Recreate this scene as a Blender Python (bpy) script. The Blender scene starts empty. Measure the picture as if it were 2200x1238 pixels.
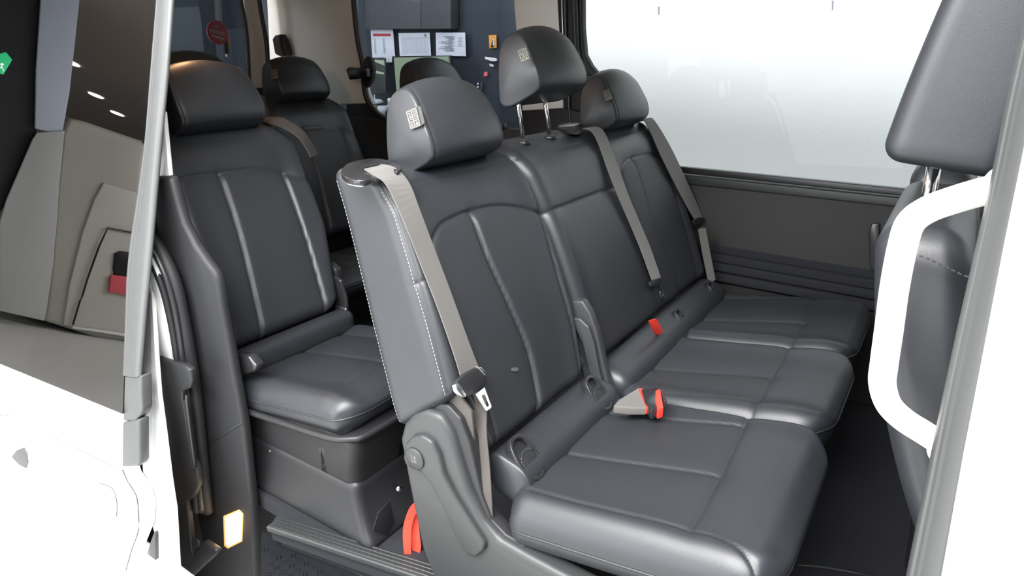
import bpy, bmesh, math, random
import numpy as np
from mathutils import Vector, Matrix
random.seed(7)
S = bpy.context.scene
COL = S.collection
PI = math.pi

# ------------------------------------------------------------------ camera
cd = bpy.data.cameras.new('camera'); cam = bpy.data.objects.new('camera', cd); COL.objects.link(cam)
S.camera = cam
cd.sensor_width = 36.0; cd.lens = 1400.0/2200.0*36.0; cd.clip_start = 0.02; cd.clip_end = 100
yaw, pit, rol = .591, .352, -.003
fw = Vector((-math.sin(yaw)*math.cos(pit), math.cos(yaw)*math.cos(pit), -math.sin(pit)))
rt = Vector((math.cos(yaw), math.sin(yaw), 0)); dn = fw.cross(rt)
r2 = rt*math.cos(rol)+dn*math.sin(rol); d2 = dn*math.cos(rol)-rt*math.sin(rol)
cam.matrix_world = Matrix(((r2.x,-d2.x,-fw.x,.702),(r2.y,-d2.y,-fw.y,-.996),(r2.z,-d2.z,-fw.z,1.21),(0,0,0,1)))

# ------------------------------------------------------------------ world, lights, exposure
S.view_settings.view_transform = 'Standard'; S.view_settings.look = 'None'
S.view_settings.gamma = 1; S.view_settings.use_curve_mapping = False
S.view_settings.exposure = 0.0
w = bpy.data.worlds.new('showroom_light'); S.world = w; w.use_nodes = True
w.node_tree.nodes['Background'].inputs[0].default_value = (.93,.96,1,1)
w.node_tree.nodes['Background'].inputs[1].default_value = 0.42
def area(name, loc, target, sx, sy, power, col=(1,1,1)):
    l = bpy.data.lights.new(name,'AREA'); l.shape='RECTANGLE'; l.size=sx; l.size_y=sy; l.energy=power; l.color=col
    o = bpy.data.objects.new(name,l); COL.objects.link(o); o.location=loc
    o.rotation_euler = (Vector(target)-Vector(loc)).to_track_quat('-Z','Y').to_euler()
    return o
area('overhead_area_light', (.3,-1.9,2.9), (0,.0,.4), 3.6, 1.6, 600)
area('side_fill_light', (-2.2,-5.2,1.0), (-.6,0,.5), 5.0, 2.6, 300, (.95,.98,1))  # unseen low fill, added to put sheen on the near seat sides
area('overhead_area_light', (-3.2,-2.4,2.6), (-1,-.2,.3), 2.4, 1.4, 60)
area('overhead_area_light', (0.8,.2,3.3), (0.8,2.9,.3), 5.5, 1.0, 128)  # fill added above the van, aimed to light the white wall evenly
area('overhead_area_light', (-6,-7.2,3.1), (-9.5,-4,0), 4.0, 2.0, 800)  # fill added out of the mirror's view to brighten the reflected van and ceiling
area('office_fill_light', (-3.1,2.2,2.9), (-3.1,3.3,.9), 2.4, .5, 45)  # fill added to lift the dark office wall
area('rear_fill_light', (-4.3,.4,2.8), (-4.6,2.2,.9), .8, 2.2, 14)  # fill added outside the tailgate to lift the rear of the cabin
pl_ = bpy.data.lights.new('dome_lamp','POINT'); pl_.energy=3.6; pl_.color=(1,.55,.28); pl_.shadow_soft_size=.04
po = bpy.data.objects.new('dome_lamp',pl_); COL.objects.link(po); po.location=(-1.44,.27,1.38)

l2=bpy.data.lights.new('step_lamp_glow','POINT'); l2.energy=.12; l2.color=(1,.55,.22); l2.shadow_soft_size=.02
l2o=bpy.data.objects.new('step_lamp_glow',l2); COL.objects.link(l2o); l2o.location=(-.955,-.15,-.22)
area('far_wall_fill_light', (.8,2.1,-.45), (.8,2.9,.7), 5.5, .3, 40)  # invented low fill behind the van, brightens the lower white wall
# ------------------------------------------------------------------ materials
MATS = {}
def mat(name, col, rough=.5, metal=0, spec=.5, bump=None, coat=0, emit=None, ior=None, var=0, vscale=8, sheen=0):
    m = bpy.data.materials.new(name); m.use_nodes = True; nt = m.node_tree; b = nt.nodes['Principled BSDF']
    b.inputs['Base Color'].default_value = (*col,1); b.inputs['Roughness'].default_value = rough
    b.inputs['Metallic'].default_value = metal; b.inputs['Specular IOR Level'].default_value = spec
    if coat: b.inputs['Coat Weight'].default_value = coat; b.inputs['Coat Roughness'].default_value=.05
    if ior: b.inputs['IOR'].default_value = ior
    if sheen: b.inputs['Sheen Weight'].default_value = sheen
    if emit: b.inputs['Emission Color'].default_value=(*emit[0],1); b.inputs['Emission Strength'].default_value=emit[1]
    tc = nt.nodes.new('ShaderNodeTexCoord')
    if bump:
        kind, sc, st, dist = bump
        if kind=='voronoi':
            t = nt.nodes.new('ShaderNodeTexVoronoi'); t.feature='DISTANCE_TO_EDGE' if hasattr(t,'feature') else t.feature
            out = t.outputs['Distance']
        elif kind=='wave':
            t = nt.nodes.new('ShaderNodeTexWave'); out = t.outputs['Color']; t.bands_direction='DIAGONAL'
        else:
            t = nt.nodes.new('ShaderNodeTexNoise'); t.inputs['Detail'].default_value=3; out = t.outputs[0]
        t.inputs['Scale'].default_value = sc
        nt.links.new(tc.outputs['Object'], t.inputs['Vector'])
        bp = nt.nodes.new('ShaderNodeBump'); bp.inputs['Strength'].default_value=st; bp.inputs['Distance'].default_value=dist
        nt.links.new(out, bp.inputs['Height']); nt.links.new(bp.outputs[0], b.inputs['Normal'])
    if var:
        n = nt.nodes.new('ShaderNodeTexNoise'); n.inputs['Scale'].default_value=vscale; n.inputs['Detail'].default_value=4
        nt.links.new(tc.outputs['Object'], n.inputs['Vector'])
        mx = nt.nodes.new('ShaderNodeMix'); mx.data_type='RGBA'
        mx.inputs[6].default_value=(*[c*(1-var) for c in col],1); mx.inputs[7].default_value=(*[min(1,c*(1+var)) for c in col],1)
        nt.links.new(n.outputs[0], mx.inputs[0]); nt.links.new(mx.outputs[2], b.inputs['Base Color'])
    MATS[name]=m; return m
LEATHER = mat('black_leather',(.0195,.0215,.0255),.42,spec=.52,bump=('voronoi',420,.25,.0006),var=.12)
INSERT  = mat('black_insert_leather',(.019,.021,.0245),.52,spec=.45,bump=('voronoi',300,.35,.0006),var=.1)
PLAST   = mat('black_plastic',(.015,.0155,.017),.48,spec=.42,bump=('noise',900,.2,.0004))
PLASTG  = mat('charcoal_plastic',(.028,.030,.031),.46,bump=('noise',1100,.25,.0004))
DARK    = mat('dark_trim',(.0125,.013,.0148),.6,spec=.4,bump=('noise',700,.25,.0005),var=.1)
GLOSSB  = mat('gloss_black_plastic',(.018,.018,.02),.22)
RUBBER  = mat('grey_rubber',(.062,.065,.066),.42,bump=('noise',400,.1,.0004),var=.08,vscale=20)
RUBBERB = mat('black_rubber',(.02,.02,.022),.35)
BELT    = mat('grey_webbing',(.088,.084,.078),.75,bump=('wave',420,.3,.0005),sheen=.2)
CHROME  = mat('chrome',(.85,.85,.86),.12,metal=1)
SATIN   = mat('satin_metal',(.80,.80,.81),.32,metal=1)
RED     = mat('red_plastic',(.75,.045,.03),.4)
REDS    = mat('red_webbing',(.85,.06,.035),.7)
BEIGE   = mat('beige_fabric_trim',(.74,.725,.69),.85,bump=('noise',600,.2,.0005),var=.06)
WHITE   = mat('white_paint',(.86,.87,.86),.3,coat=.6)
WHITEP  = mat('ivory_plastic',(.84,.83,.77),.45)
WALLW   = mat('white_wall',(.82,.83,.84),.85)
NAVY    = mat('dark_navy_panel',(.030,.036,.050),.6,var=.08)
SLATE   = mat('slate_panel',(.060,.064,.072),.6,var=.06)
BLUEG   = mat('blue_grey_panel',(.030,.038,.052),.6,var=.06)
FLOORM  = mat('showroom_floor_tile',(.68,.68,.66),.3,var=.05)
COLM    = mat('blue_grey_column',(.55,.60,.72),.6)
CEIL    = mat('brown_ceiling',(.46,.40,.36),.8,var=.05)
CARPET  = mat('black_carpet',(.010,.011,.015),.95,bump=('noise',300,.5,.002))
MATM    = mat('black_rubber_mat',(.0065,.0075,.010),.55,spec=.3)
PAPER   = mat('paper',(.62,.62,.70),.7)
INK     = mat('ink_grey',(.22,.23,.28),.7)
PAPERR  = mat('red_print',(.45,.05,.06),.7)
ORANGE  = mat('orange_card',(.8,.32,.06),.6)
SCREEN  = mat('monitor_screen',(.1,.12,.08),.4,emit=((.62,.72,.50),.62))
SCREENL = mat('screen_lines',(.1,.12,.08),.4,emit=((.45,.58,.42),.5))
PHOTO   = mat('photo_print_dark',(.045,.05,.048),.5)
PHOTOL  = mat('photo_print_light',(.42,.46,.35),.5,var=.3,vscale=30)
GREENL  = mat('olive_tumbler',(.14,.17,.10),.35)
GREENP  = mat('green_print',(.03,.42,.22),.5)
LAMPGLOW   = mat('lamp_edge_glow',(.6,.3,.1),.4,emit=((1,.42,.12),.8))  # emission stands in for the orange edge of the lamp's glow
LAMP    = mat('step_lamp_lens',(.9,.8,.6),.3,emit=((1,.80,.50),4.5))
DOWN    = mat('downlight',(1,1,1),.3,emit=((1,.97,.92),14))
EXIT    = mat('exit_sign_green',(.02,.5,.2),.3,emit=((.05,.8,.32),1.6))
EXITW   = mat('exit_sign_white',(.9,.9,.9),.3,emit=((.9,1,.95),2))
STKR    = mat('red_sticker',(.88,.14,.17),.4)
STKW    = mat('white_print',(.82,.80,.80),.5)
THREAD  = mat('grey_thread',(.20,.20,.205),.6)
THREADD = mat('dark_thread',(.05,.05,.053),.6)
TAGW    = mat('cream_woven_thread',(.36,.35,.29),.7)
TAGB    = mat('tag_cloth',(.06,.06,.058),.8)
BELTD   = mat('dark_webbing',(.030,.027,.025),.8,bump=('wave',420,.3,.0005))
BOARDM  = mat('pale_board',(.50,.51,.50),.6)
IVORYC  = mat('ivory_paint',(.66,.64,.58),.35)
LAPB    = mat('brown_grey_webbing',(.050,.045,.041),.8,bump=('wave',420,.3,.0005))
SMUDGE  = mat('pale_scuff',(.06,.06,.064),.8)
SEALG   = mat('dark_grey_rubber',(.055,.057,.058),.45,bump=('noise',400,.1,.0004))
PANELD  = mat('dark_side_panel',(.0115,.0105,.010),.6,bump=('noise',700,.25,.0005),var=.1)
BEIGEC  = mat('champagne_paint',(.52,.50,.45),.35)

def glassmat(name, tint, ior=1.5, rough=0.0, boost=1.0):
    m = bpy.data.materials.new(name); m.use_nodes=True; nt=m.node_tree; nt.nodes.clear()
    o=nt.nodes.new('ShaderNodeOutputMaterial'); t=nt.nodes.new('ShaderNodeBsdfTransparent'); g=nt.nodes.new('ShaderNodeBsdfGlossy')
    t.inputs[0].default_value=(*tint,1); g.inputs['Roughness'].default_value=rough
    f=nt.nodes.new('ShaderNodeFresnel'); ge=nt.nodes.new('ShaderNodeNewGeometry'); mi_=nt.nodes.new('ShaderNodeMath'); mi_.operation='MULTIPLY_ADD'; mi_.inputs[1].default_value=1/ior-ior; mi_.inputs[2].default_value=ior; nt.links.new(ge.outputs['Backfacing'],mi_.inputs[0]); nt.links.new(mi_.outputs[0],f.inputs[0]); mx=nt.nodes.new('ShaderNodeMixShader')
    nt.links.new(f.outputs[0],mx.inputs[0]); nt.links.new(t.outputs[0],mx.inputs[1]); nt.links.new(g.outputs[0],mx.inputs[2]); nt.links.new(mx.outputs[0],o.inputs[0])
    return m
GL_DOOR = glassmat('privacy_glass',(.10,.11,.11),2.1)
GL_FAR  = glassmat('side_window_glass',(.70,.72,.72),1.15)
GL_Q    = glassmat('tinted_glass',(.60,.64,.66),1.45)

# ------------------------------------------------------------------ helpers
def link(name, me, m=None, parent=None):
    o = bpy.data.objects.new(name, me); COL.objects.link(o)
    if m: 
        if not isinstance(m,(list,tuple)): m=[m]
        for q in m: me.materials.append(q)
    if parent: o.parent = parent
    return o
def npmesh(name, V, F, m=None, parent=None, smooth=True, mi=None):
    V=np.asarray(V,dtype=np.float32); F=np.asarray(F,dtype=np.int32)
    me=bpy.data.meshes.new(name); k=F.shape[1]
    me.vertices.add(len(V)); me.vertices.foreach_set('co',V.ravel())
    me.loops.add(F.size); me.loops.foreach_set('vertex_index',F.ravel())
    me.polygons.add(len(F)); me.polygons.foreach_set('loop_start',np.arange(0,F.size,k,dtype=np.int32))
    me.polygons.foreach_set('use_smooth',np.full(len(F),smooth))
    if mi is not None: me.polygons.foreach_set('material_index',mi.astype(np.int32))
    me.update(calc_edges=True); me.validate()
    return link(name,me,m,parent)
def thing(name,label,cat,loc=(0,0,0),group=None):
    o=bpy.data.objects.new(name,None); COL.objects.link(o); o.location=loc; o.empty_display_size=.05
    tag(o,label,cat,group); bpy.context.view_layer.update() if False else None
    return o
def tag(o,label=None,cat=None,group=None,kind=None):
    if label: o['label']=label
    if cat: o['category']=cat
    if group: o['group']=group
    if kind: o['kind']=kind
    return o
def addbevel(o,w,seg=3):
    b=o.modifiers.new('bevel','BEVEL'); b.width=w; b.segments=seg; b.limit_method='ANGLE'; b.angle_limit=math.radians(30); b.harden_normals=False
    for p in o.data.polygons: p.use_smooth=True
    return o
def catmull(pts,n=6,closed=False):
    P=[Vector(p) for p in pts]; out=[]; N=len(P)
    rng=range(N) if closed else range(N-1)
    for i in rng:
        if closed: a,b,c,d=P[i-1],P[i],P[(i+1)%N],P[(i+2)%N]
        else: a=P[max(i-1,0)];b=P[i];c=P[i+1];d=P[min(i+2,N-1)]
        for k in range(n):
            t=k/n; out.append(.5*((2*b)+(c-a)*t+(2*a-5*b+4*c-d)*t*t+(3*b-a-3*c+d)*t**3))
    if not closed: out.append(P[-1])
    return out
def slab(name, pts, dv, m, parent=None, bevel=.004, seg=3, smooth_outline=0, base=(0,0,0)):
    """outline (3D points) extruded along dv"""
    P=[Vector(p) for p in pts]
    if smooth_outline: P=catmull(P,smooth_outline,True)
    bm=bmesh.new(); vs=[bm.verts.new(p-Vector(base)) for p in P]; f=bm.faces.new(vs)
    r=bmesh.ops.extrude_face_region(bm,geom=[f]); nv=[e for e in r['geom'] if isinstance(e,bmesh.types.BMVert)]
    bmesh.ops.translate(bm,verts=nv,vec=Vector(dv)); bmesh.ops.recalc_face_normals(bm,faces=bm.faces)
    me=bpy.data.meshes.new(name); bm.to_mesh(me); bm.free()
    o=link(name,me,m,parent)
    if bevel: addbevel(o,bevel,seg)
    return o
def box(name, c, s, m, parent=None, bevel=.003, rot=None, seg=2, axes=None):
    """centre c, full size s, optional axes (3 vectors)"""
    bm=bmesh.new(); bmesh.ops.create_cube(bm,size=1)
    A=axes if axes else ((1,0,0),(0,1,0),(0,0,1))
    A=[Vector(a).normalized() for a in A]
    for v in bm.verts:
        q=v.co.copy(); v.co=Vector(c)+A[0]*q.x*s[0]+A[1]*q.y*s[1]+A[2]*q.z*s[2]
    bmesh.ops.recalc_face_normals(bm,faces=bm.faces)
    me=bpy.data.meshes.new(name); bm.to_mesh(me); bm.free()
    o=link(name,me,m,parent)
    if bevel: addbevel(o,bevel,seg)
    return o
def frames(P,up=(0,0,1)):
    out=[]
    for i,p in enumerate(P):
        a=P[max(i-1,0)]; b=P[min(i+1,len(P)-1)]; t=(b-a).normalized()
        u=Vector(up); 
        if abs(t.dot(u))>.95: u=Vector((1,0,0))
        s=t.cross(u).normalized(); out.append((t,s,s.cross(t).normalized()))
    return out
def tube(name, pts, r, m, parent=None, n=8, sm=4, closed=False, flat=1.0, up=(0,0,1), rr=None):
    P=catmull(pts,sm,closed) if sm>1 else [Vector(p) for p in pts]
    V=[];F=[]; fr=frames(P,up); L=len(P)
    for i,(p,(t,s,u)) in enumerate(zip(P,fr)):
        ri=r if rr is None else rr(i/(L-1))
        for k in range(n):
            a=2*PI*k/n; V.append(p+s*math.cos(a)*ri+u*math.sin(a)*ri*flat)
    for i in range(L if closed else L-1):
        j=(i+1)%L
        for k in range(n): F.append((i*n+k,i*n+(k+1)%n,j*n+(k+1)%n,j*n+k))
    if not closed:
        for e,base in ((0,0),(1,(L-1)*n)):
            c=len(V); V.append(P[0] if e==0 else P[-1])
            for k in range(n):
                a,b=base+k,base+(k+1)%n
                F.append((c,b,a,a) if e==0 else (c,a,b,b))
    F2=[f if len(set(f))==4 else None for f in F]
    me=bpy.data.meshes.new(name); me.from_pydata([tuple(v) for v in V],[],[tuple(dict.fromkeys(f)) for f in F]); me.update()
    for p in me.polygons: p.use_smooth=True
    return link(name,me,m,parent)
def ribbon(name, pts, wid, m, parent=None, th=.0016, sm=5):
    """pts: list of (centre, width_vector) ; flat webbing"""
    C_=catmull([p[0] for p in pts],sm); W_=catmull([p[1] for p in pts],sm)
    V=[];F=[]; L=len(C_)
    for i in range(L):
        t=(C_[min(i+1,L-1)]-C_[max(i-1,0)]).normalized(); w_=W_[i]*wid/2; n=t.cross(W_[i]).normalized()*th
        V+= [C_[i]-w_-n, C_[i]+w_-n, C_[i]+w_+n, C_[i]-w_+n]
    for i in range(L-1):
        for k in range(4): F.append((i*4+k,i*4+(k+1)%4,i*4+4+(k+1)%4,i*4+4+k))
    F.append((3,2,1,0)); F.append((L*4-4,L*4-3,L*4-2,L*4-1))
    me=bpy.data.meshes.new(name); me.from_pydata([tuple(v) for v in V],[],F); me.update()
    o=link(name,me,m,parent)
    for p in me.polygons: p.use_smooth=False
    return o
def lathe(name, prof, c, axis, m, parent=None, n=28):
    a=Vector(axis).normalized(); s=a.orthogonal().normalized(); t=a.cross(s)
    V=[];F=[]
    for r,h in prof:
        for k in range(n):
            q=2*PI*k/n; V.append(tuple(Vector(c)+a*h+(s*math.cos(q)+t*math.sin(q))*r))
    L=len(prof)
    for i in range(L-1):
        for k in range(n): F.append((i*n+k,i*n+(k+1)%n,(i+1)*n+(k+1)%n,(i+1)*n+k))
    F.append(tuple(range(n))[::-1]); F.append(tuple(range((L-1)*n,L*n)))
    me=bpy.data.meshes.new(name); me.from_pydata(V,[],F); me.update()
    for p in me.polygons: p.use_smooth=len(p.vertices)==4
    return link(name,me,m,parent)
def lattice(nx,ny,nz):
    """surface lattice of a cuboid: integer coords and quads"""
    faces=[];pts=[]
    def grid(fix,val,n1,n2,ax1,ax2,flip):
        a,b=np.meshgrid(np.arange(n1+1),np.arange(n2+1),indexing='ij')
        P=np.zeros((n1+1,n2+1,3),int); P[...,fix]=val; P[...,ax1]=a; P[...,ax2]=b
        q=np.stack([P[:-1,:-1],P[1:,:-1],P[1:,1:],P[:-1,1:]],2).reshape(-1,4,3)
        if flip: q=q[:,::-1]
        pts.append(q)
    grid(0,0,ny,nz,1,2,True); grid(0,nx,ny,nz,1,2,False)
    grid(1,0,nx,nz,0,2,False); grid(1,ny,nx,nz,0,2,True)
    grid(2,0,nx,ny,0,1,True); grid(2,nz,nx,ny,0,1,False)
    Q=np.concatenate(pts); key=Q[...,0]*10**8+Q[...,1]*10**4+Q[...,2]
    u,idx,inv=np.unique(key.ravel(),return_index=True,return_inverse=True)
    return Q.reshape(-1,3)[idx], inv.reshape(-1,4)
def rmap(P,size,r):
    S3=np.array(size); P=np.asarray(P,float); inner=np.clip(P,r,S3-r); d=P-inner
    L=np.linalg.norm(d,axis=1); mx=np.abs(d).max(axis=1)
    return inner+d*np.where(L>1e-9, mx/np.maximum(L,1e-9),1.0)[:,None]
def on_pad(path,size,r,fn):
    P=[]
    for a,b in zip(path[:-1],path[1:]):
        n=max(2,int(np.linalg.norm(np.array(b)-np.array(a))/.01))
        for i in range(n): P.append(np.array(a)+(np.array(b)-np.array(a))*i/n)
    P.append(np.array(path[-1])); Q=rmap(P,size,r); W=fn(Q[:,0].copy(),Q[:,1].copy(),Q[:,2].copy()); return [tuple(q) for q in W]
def pad(name, size, r, res, fn, m, parent=None, region=None):
    """rounded cuboid (size = a,b,c centred on 0..size), then deformed by fn(a,b,c)->world xyz. region(a,b,c)->bool picks 2nd material"""
    n=[max(4,int(round(s/res))) for s in size]; I,F=lattice(*n)
    P=I/np.array(n)*np.array(size)
    S3=np.array(size); inner=np.clip(P,r,S3-r); d=P-inner
    L=np.linalg.norm(d,axis=1); mx=np.abs(d).max(axis=1)
    # map cube-corner to sphere
    sc=np.where(L>1e-9, mx/np.maximum(L,1e-9),1.0)
    Q=inner+d*sc[:,None]
    W=fn(Q[:,0].copy(),Q[:,1].copy(),Q[:,2].copy())
    mi=None
    if region is not None:
        cen=Q[F].mean(axis=1); mi=region(cen[:,0],cen[:,1],cen[:,2]).astype(int)
    return npmesh(name,W,F,m,parent,True,mi)
def dseg(a,b,poly):
    """distance of points (a,b) to polyline, and signed side"""
    P=np.stack([a,b],1); best=np.full(len(a),9.); 
    for (x0,y0),(x1,y1) in zip(poly[:-1],poly[1:]):
        A=np.array([x0,y0]); D=np.array([x1-x0,y1-y0]); L2=max(1e-12,D@D)
        t=np.clip(((P-A)@D)/L2,0,1); best=np.minimum(best,np.linalg.norm(P-A-t[:,None]*D,axis=1))
    return best
def curve2(pts,n=6):
    return [(p.x,p.y) for p in catmull([(x,y,0) for x,y in pts],n)]
def sstep(x,a,b):
    t=np.clip((x-a)/(b-a),0,1); return t*t*(3-2*t)
def groove(d,wt,g=.004,w=.0035,pf=.006,pw=.02):
    """seam: sharp crease + soft pillow towards it"""
    return -(g*np.exp(-(d/w)**2)+pf*np.exp(-(d/pw)))*wt
def stitches(name, pts, m, parent, step=.007, ln=.0045, r=.0007, off=(0,0,0)):
    P=[Vector(p)+Vector(off) for p in pts]; V=[];F=[]; acc=0; nxt=0
    for a,b in zip(P[:-1],P[1:]):
        d=(b-a); L=d.length
        if L<1e-6: continue
        t=d/L; s=t.orthogonal().normalized(); u=t.cross(s)
        while nxt<acc+L:
            q=a+t*(nxt-acc); e=q+t*ln; k=len(V)
            for c in (q,e):
                for sx,sy in ((1,1),(-1,1),(-1,-1),(1,-1)): V.append(tuple(c+s*sx*r+u*sy*r))
            F+=[(k,k+1,k+2,k+3),(k+7,k+6,k+5,k+4)]+[(k+j,k+4+j,k+4+(j+1)%4,k+(j+1)%4) for j in range(4)]
            nxt+=step
        acc+=L
    me=bpy.data.meshes.new(name); me.from_pydata(V,[],F); me.update()
    o=link(name,me,m,parent); o['kind']='stuff'; return o

# ================================================================== SETTING: the showroom
def plane_box(name,c,s,m,kind='structure'):
    o=box(name,c,s,m,bevel=0); tag(o,kind=kind); return o
plane_box('floor',(-6,-2,-.62),(26,16,.04),FLOORM)
plane_box('ceiling',(-6,-5.2,3.4),(26,9.6,.08),CEIL)
plane_box('wall_far',(2.2,2.95,1.6),(7.6,.08,4.4),WALLW)
plane_box('wall_office',(-4.6,3.45,1.6),(6.0,.08,4.4),NAVY)
plane_box('wall_rear',(-5.6,2.0,1.6),(.08,3.0,4.4),BLUEG)
plane_box('wall_return',(-1.64,3.2,1.6),(.08,.5,4.4),NAVY)
plane_box('wall_back',(-19,-5,1.4),(.1,11,4.0),CEIL)


# ================================================================== seats
def V3(x,y,z): return np.stack([x,y,z],1)
class Frame:
    """backrest frame: u across the van, v up the back, w out of the front face"""
    def __init__(s,x0,z0,x1,z1):
        d=np.array([x1-x0,z1-z0]); d/=np.linalg.norm(d); s.x0,s.z0=x0,z0; s.vx,s.vz=d; s.nx,s.nz=d[1],-d[0]
    def __call__(s,u,v,w): return V3(s.x0+s.vx*v+s.nx*w, u, s.z0+s.vz*v+s.nz*w)
    def p(s,u,v,w): return (s.x0+s.vx*v+s.nx*w, u, s.z0+s.vz*v+s.nz*w)
F2=Frame(-.02,.36,-.28,.95); F3=Frame(-.95,.37,-1.22,.96); F4=Frame(-1.70,.37,-1.97,.96); FF=Frame(.86,.36,.66,.95)

def interp(v,tab):
    t=np.array(tab); return np.interp(v,t[:,0],t[:,1])
def backrest(fr,uL,uR,L,T,seams,mats,parent,res=.006,near_cut=0,ridges=(),ins=None,name='backrest',r=.042,stitch=False):
    lb_=near_cut
    S2=[(curve2(p,8),k) for p,k in seams]
    uLm=interp(L*.5,uL); W=float(interp(L*.5,uR)-uLm)
    def uv(a,b,c):
        w=c-T; v=b.copy()
        near=1-sstep(a/W,.07,.19) if near_cut else 0*a
        lb=near_cut*near; v=lb+v*(L-lb)/L-.38*near*(T-c)*(1-sstep(b/L,0,.5))
        v=v+.43*(-w)*sstep(b/L,.72,1.0)
        l=interp(v,uL); rr_=interp(v,uR); u=l+a/W*(rr_-l)
        w=np.where(w<0,w*(1+.2*(1-b/L)),w)
        return u,v,w,l,rr_
    def fn(a,b,c):
        u,v,w,l,q=uv(a,b,c)
        ft=sstep(c,T*.45,T*.95)
        w=w+ft*.009*(np.exp(-((u-l-.03)/.045)**2)+np.exp(-((u-q+.03)/.045)**2))+ft*.011*np.sin(PI*np.clip(v/L,0,1))
        w=w-ft*.02*sstep(v,L*.86,L)
        for poly,k in S2: w=w+groove(dseg(u,v,poly),ft,g=.0042*k,pf=.006*k)
        for poly,h,wd in ridges:
            cc=curve2(poly,8); vs_=np.array([q[1] for q in cc])[::-1]; us_=np.array([q[0] for q in cc])[::-1]
            d=u-np.interp(v,vs_,us_); d=d if h>0 else -d; vt=max(vs_)
            w=w+ft*abs(h)*np.where(d>0,(1-np.exp(-np.maximum(d,0)/.005))*np.exp(-np.maximum(d,0)/wd),0)*(1-sstep(v,vt-.03,vt+.005))
        if stitch:
            e=r*.3; d=np.hypot(a-e,c-(T-e)); g=.0022*np.exp(-(d/.003)**2)*sstep(v,lb_,lb_+.02)
            u=u+g*.7; w=w-g*.7
        return fr(u,v,w)
    reg=None
    if ins:
        def reg(a,b,c):
            u,v,w,l,q=uv(a,b,c); m=np.zeros(len(u),bool)
            for (ul,ur,top) in ins:
                m|=(u>interp(v,ul))&(u<interp(v,ur))&(v<interp(u,top))&(c>T*.93)
            return m
    o=pad(name,(W,L,T),r,res,fn,mats,parent,reg)
    if stitch:
        e=.009
        for k,(da,dc) in enumerate(((0,-.013),)):
            P=on_pad([(0.0,.02,T+dc),(0.0,L-.045,T+dc)],(W,L,T),r,fn); stitches('stitching',P,THREAD,o,.0085,.0055,.0008)
        P=on_pad([(0,.02,.012),(0,L-.03,.012)],(W,L,T),r,fn); stitches('stitching',P,THREAD,o,.0085,.0055,.0008)
    return o

def headrest(fr,uc,v0,parent,wd=.288,ht=.200,w0=0.0,stitch=True,name='headrest',nu=36,M=72):
    """wedge-shaped side profile, domed front, crisp seam between side gusset and face"""
    prof=[(-.112,.012),(-.100,.055),(-.083,.11),(-.066,.16),(-.048,.193),(-.018,.203),(.010,.190),(.028,.152),(.036,.100),(.040,.055),(.034,.018),(.015,.0),(-.03,-.006),(-.085,-.006)]
    P=catmull([(x,y*ht/.205,0) for x,y in prof],12,True); L=len(P)
    P=[P[int(i*L/M)] for i in range(M)]; P=np.array([(p.x,p.y) for p in P]); c=np.array([-.03,ht*.45])
    h=wd/2; rings=[]
    for q in (.02,.25,.5,.7,.85,.93,.97): rings.append((-(h+.005*(1-q*q)),q*.985))
    for k in range(1,5):
        a=PI/2*k/4; rings.append((-h+.009*(1-math.cos(a)),.958+.04*math.sin(a)))
    rings+=[(-h+.0105,.985),(-h+.012,.978),(-h+.0135,.985),(-h+.017,.995)]
    left=list(rings); mid=[(-h+.02+(wd-.04)*k/nu,1.0) for k in range(nu+1)]
    allr=left+mid+[(-u,q) for u,q in left[::-1]]
    V=[]
    def put(u,q,ext=0):
        X=c+(P-c)*(q+ext); w=X[:,0].copy(); v=X[:,1].copy(); k=np.clip(v/ht,0,1.1); t=u/h
        v=v-.020*t*t*np.clip(k,0,1)**2
        fs=sstep(w,-.03,.03); w=w+.013*(1-t*t)*fs+.004*(1-t*t)
        uu=u*(1-.17*k**2.2-.03*(1-sstep(k,0,.3)))
        return fr(uc+uu,v0+v,w0+w)
    V=[put(u,q) for u,q in allr]; n=len(allr); V=np.concatenate(V); F=[]
    a=np.arange(n-1)[:,None]*M; k=np.arange(M)[None]; k2=(k+1)%M
    F=np.stack([a+k,a+k2,a+M+k2,a+M+k],2).reshape(-1,4)
    hd_=npmesh(name,V,F,LEATHER,parent,True)
    bm=bmesh.new(); bm.from_mesh(hd_.data); bmesh.ops.holes_fill(bm,edges=[e for e in bm.edges if e.is_boundary]); bmesh.ops.recalc_face_normals(bm,faces=bm.faces); bm.to_mesh(hd_.data); bm.free()
    if stitch:
        Q=put(-h+.002,.93,.012); i0=int(M*.42); i1=int(M*.80)
        stitches('stitching',[tuple(Q[i]) for i in range(i0,i1)],THREADD,hd_,.008,.005,.0007)
    return hd_

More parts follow.
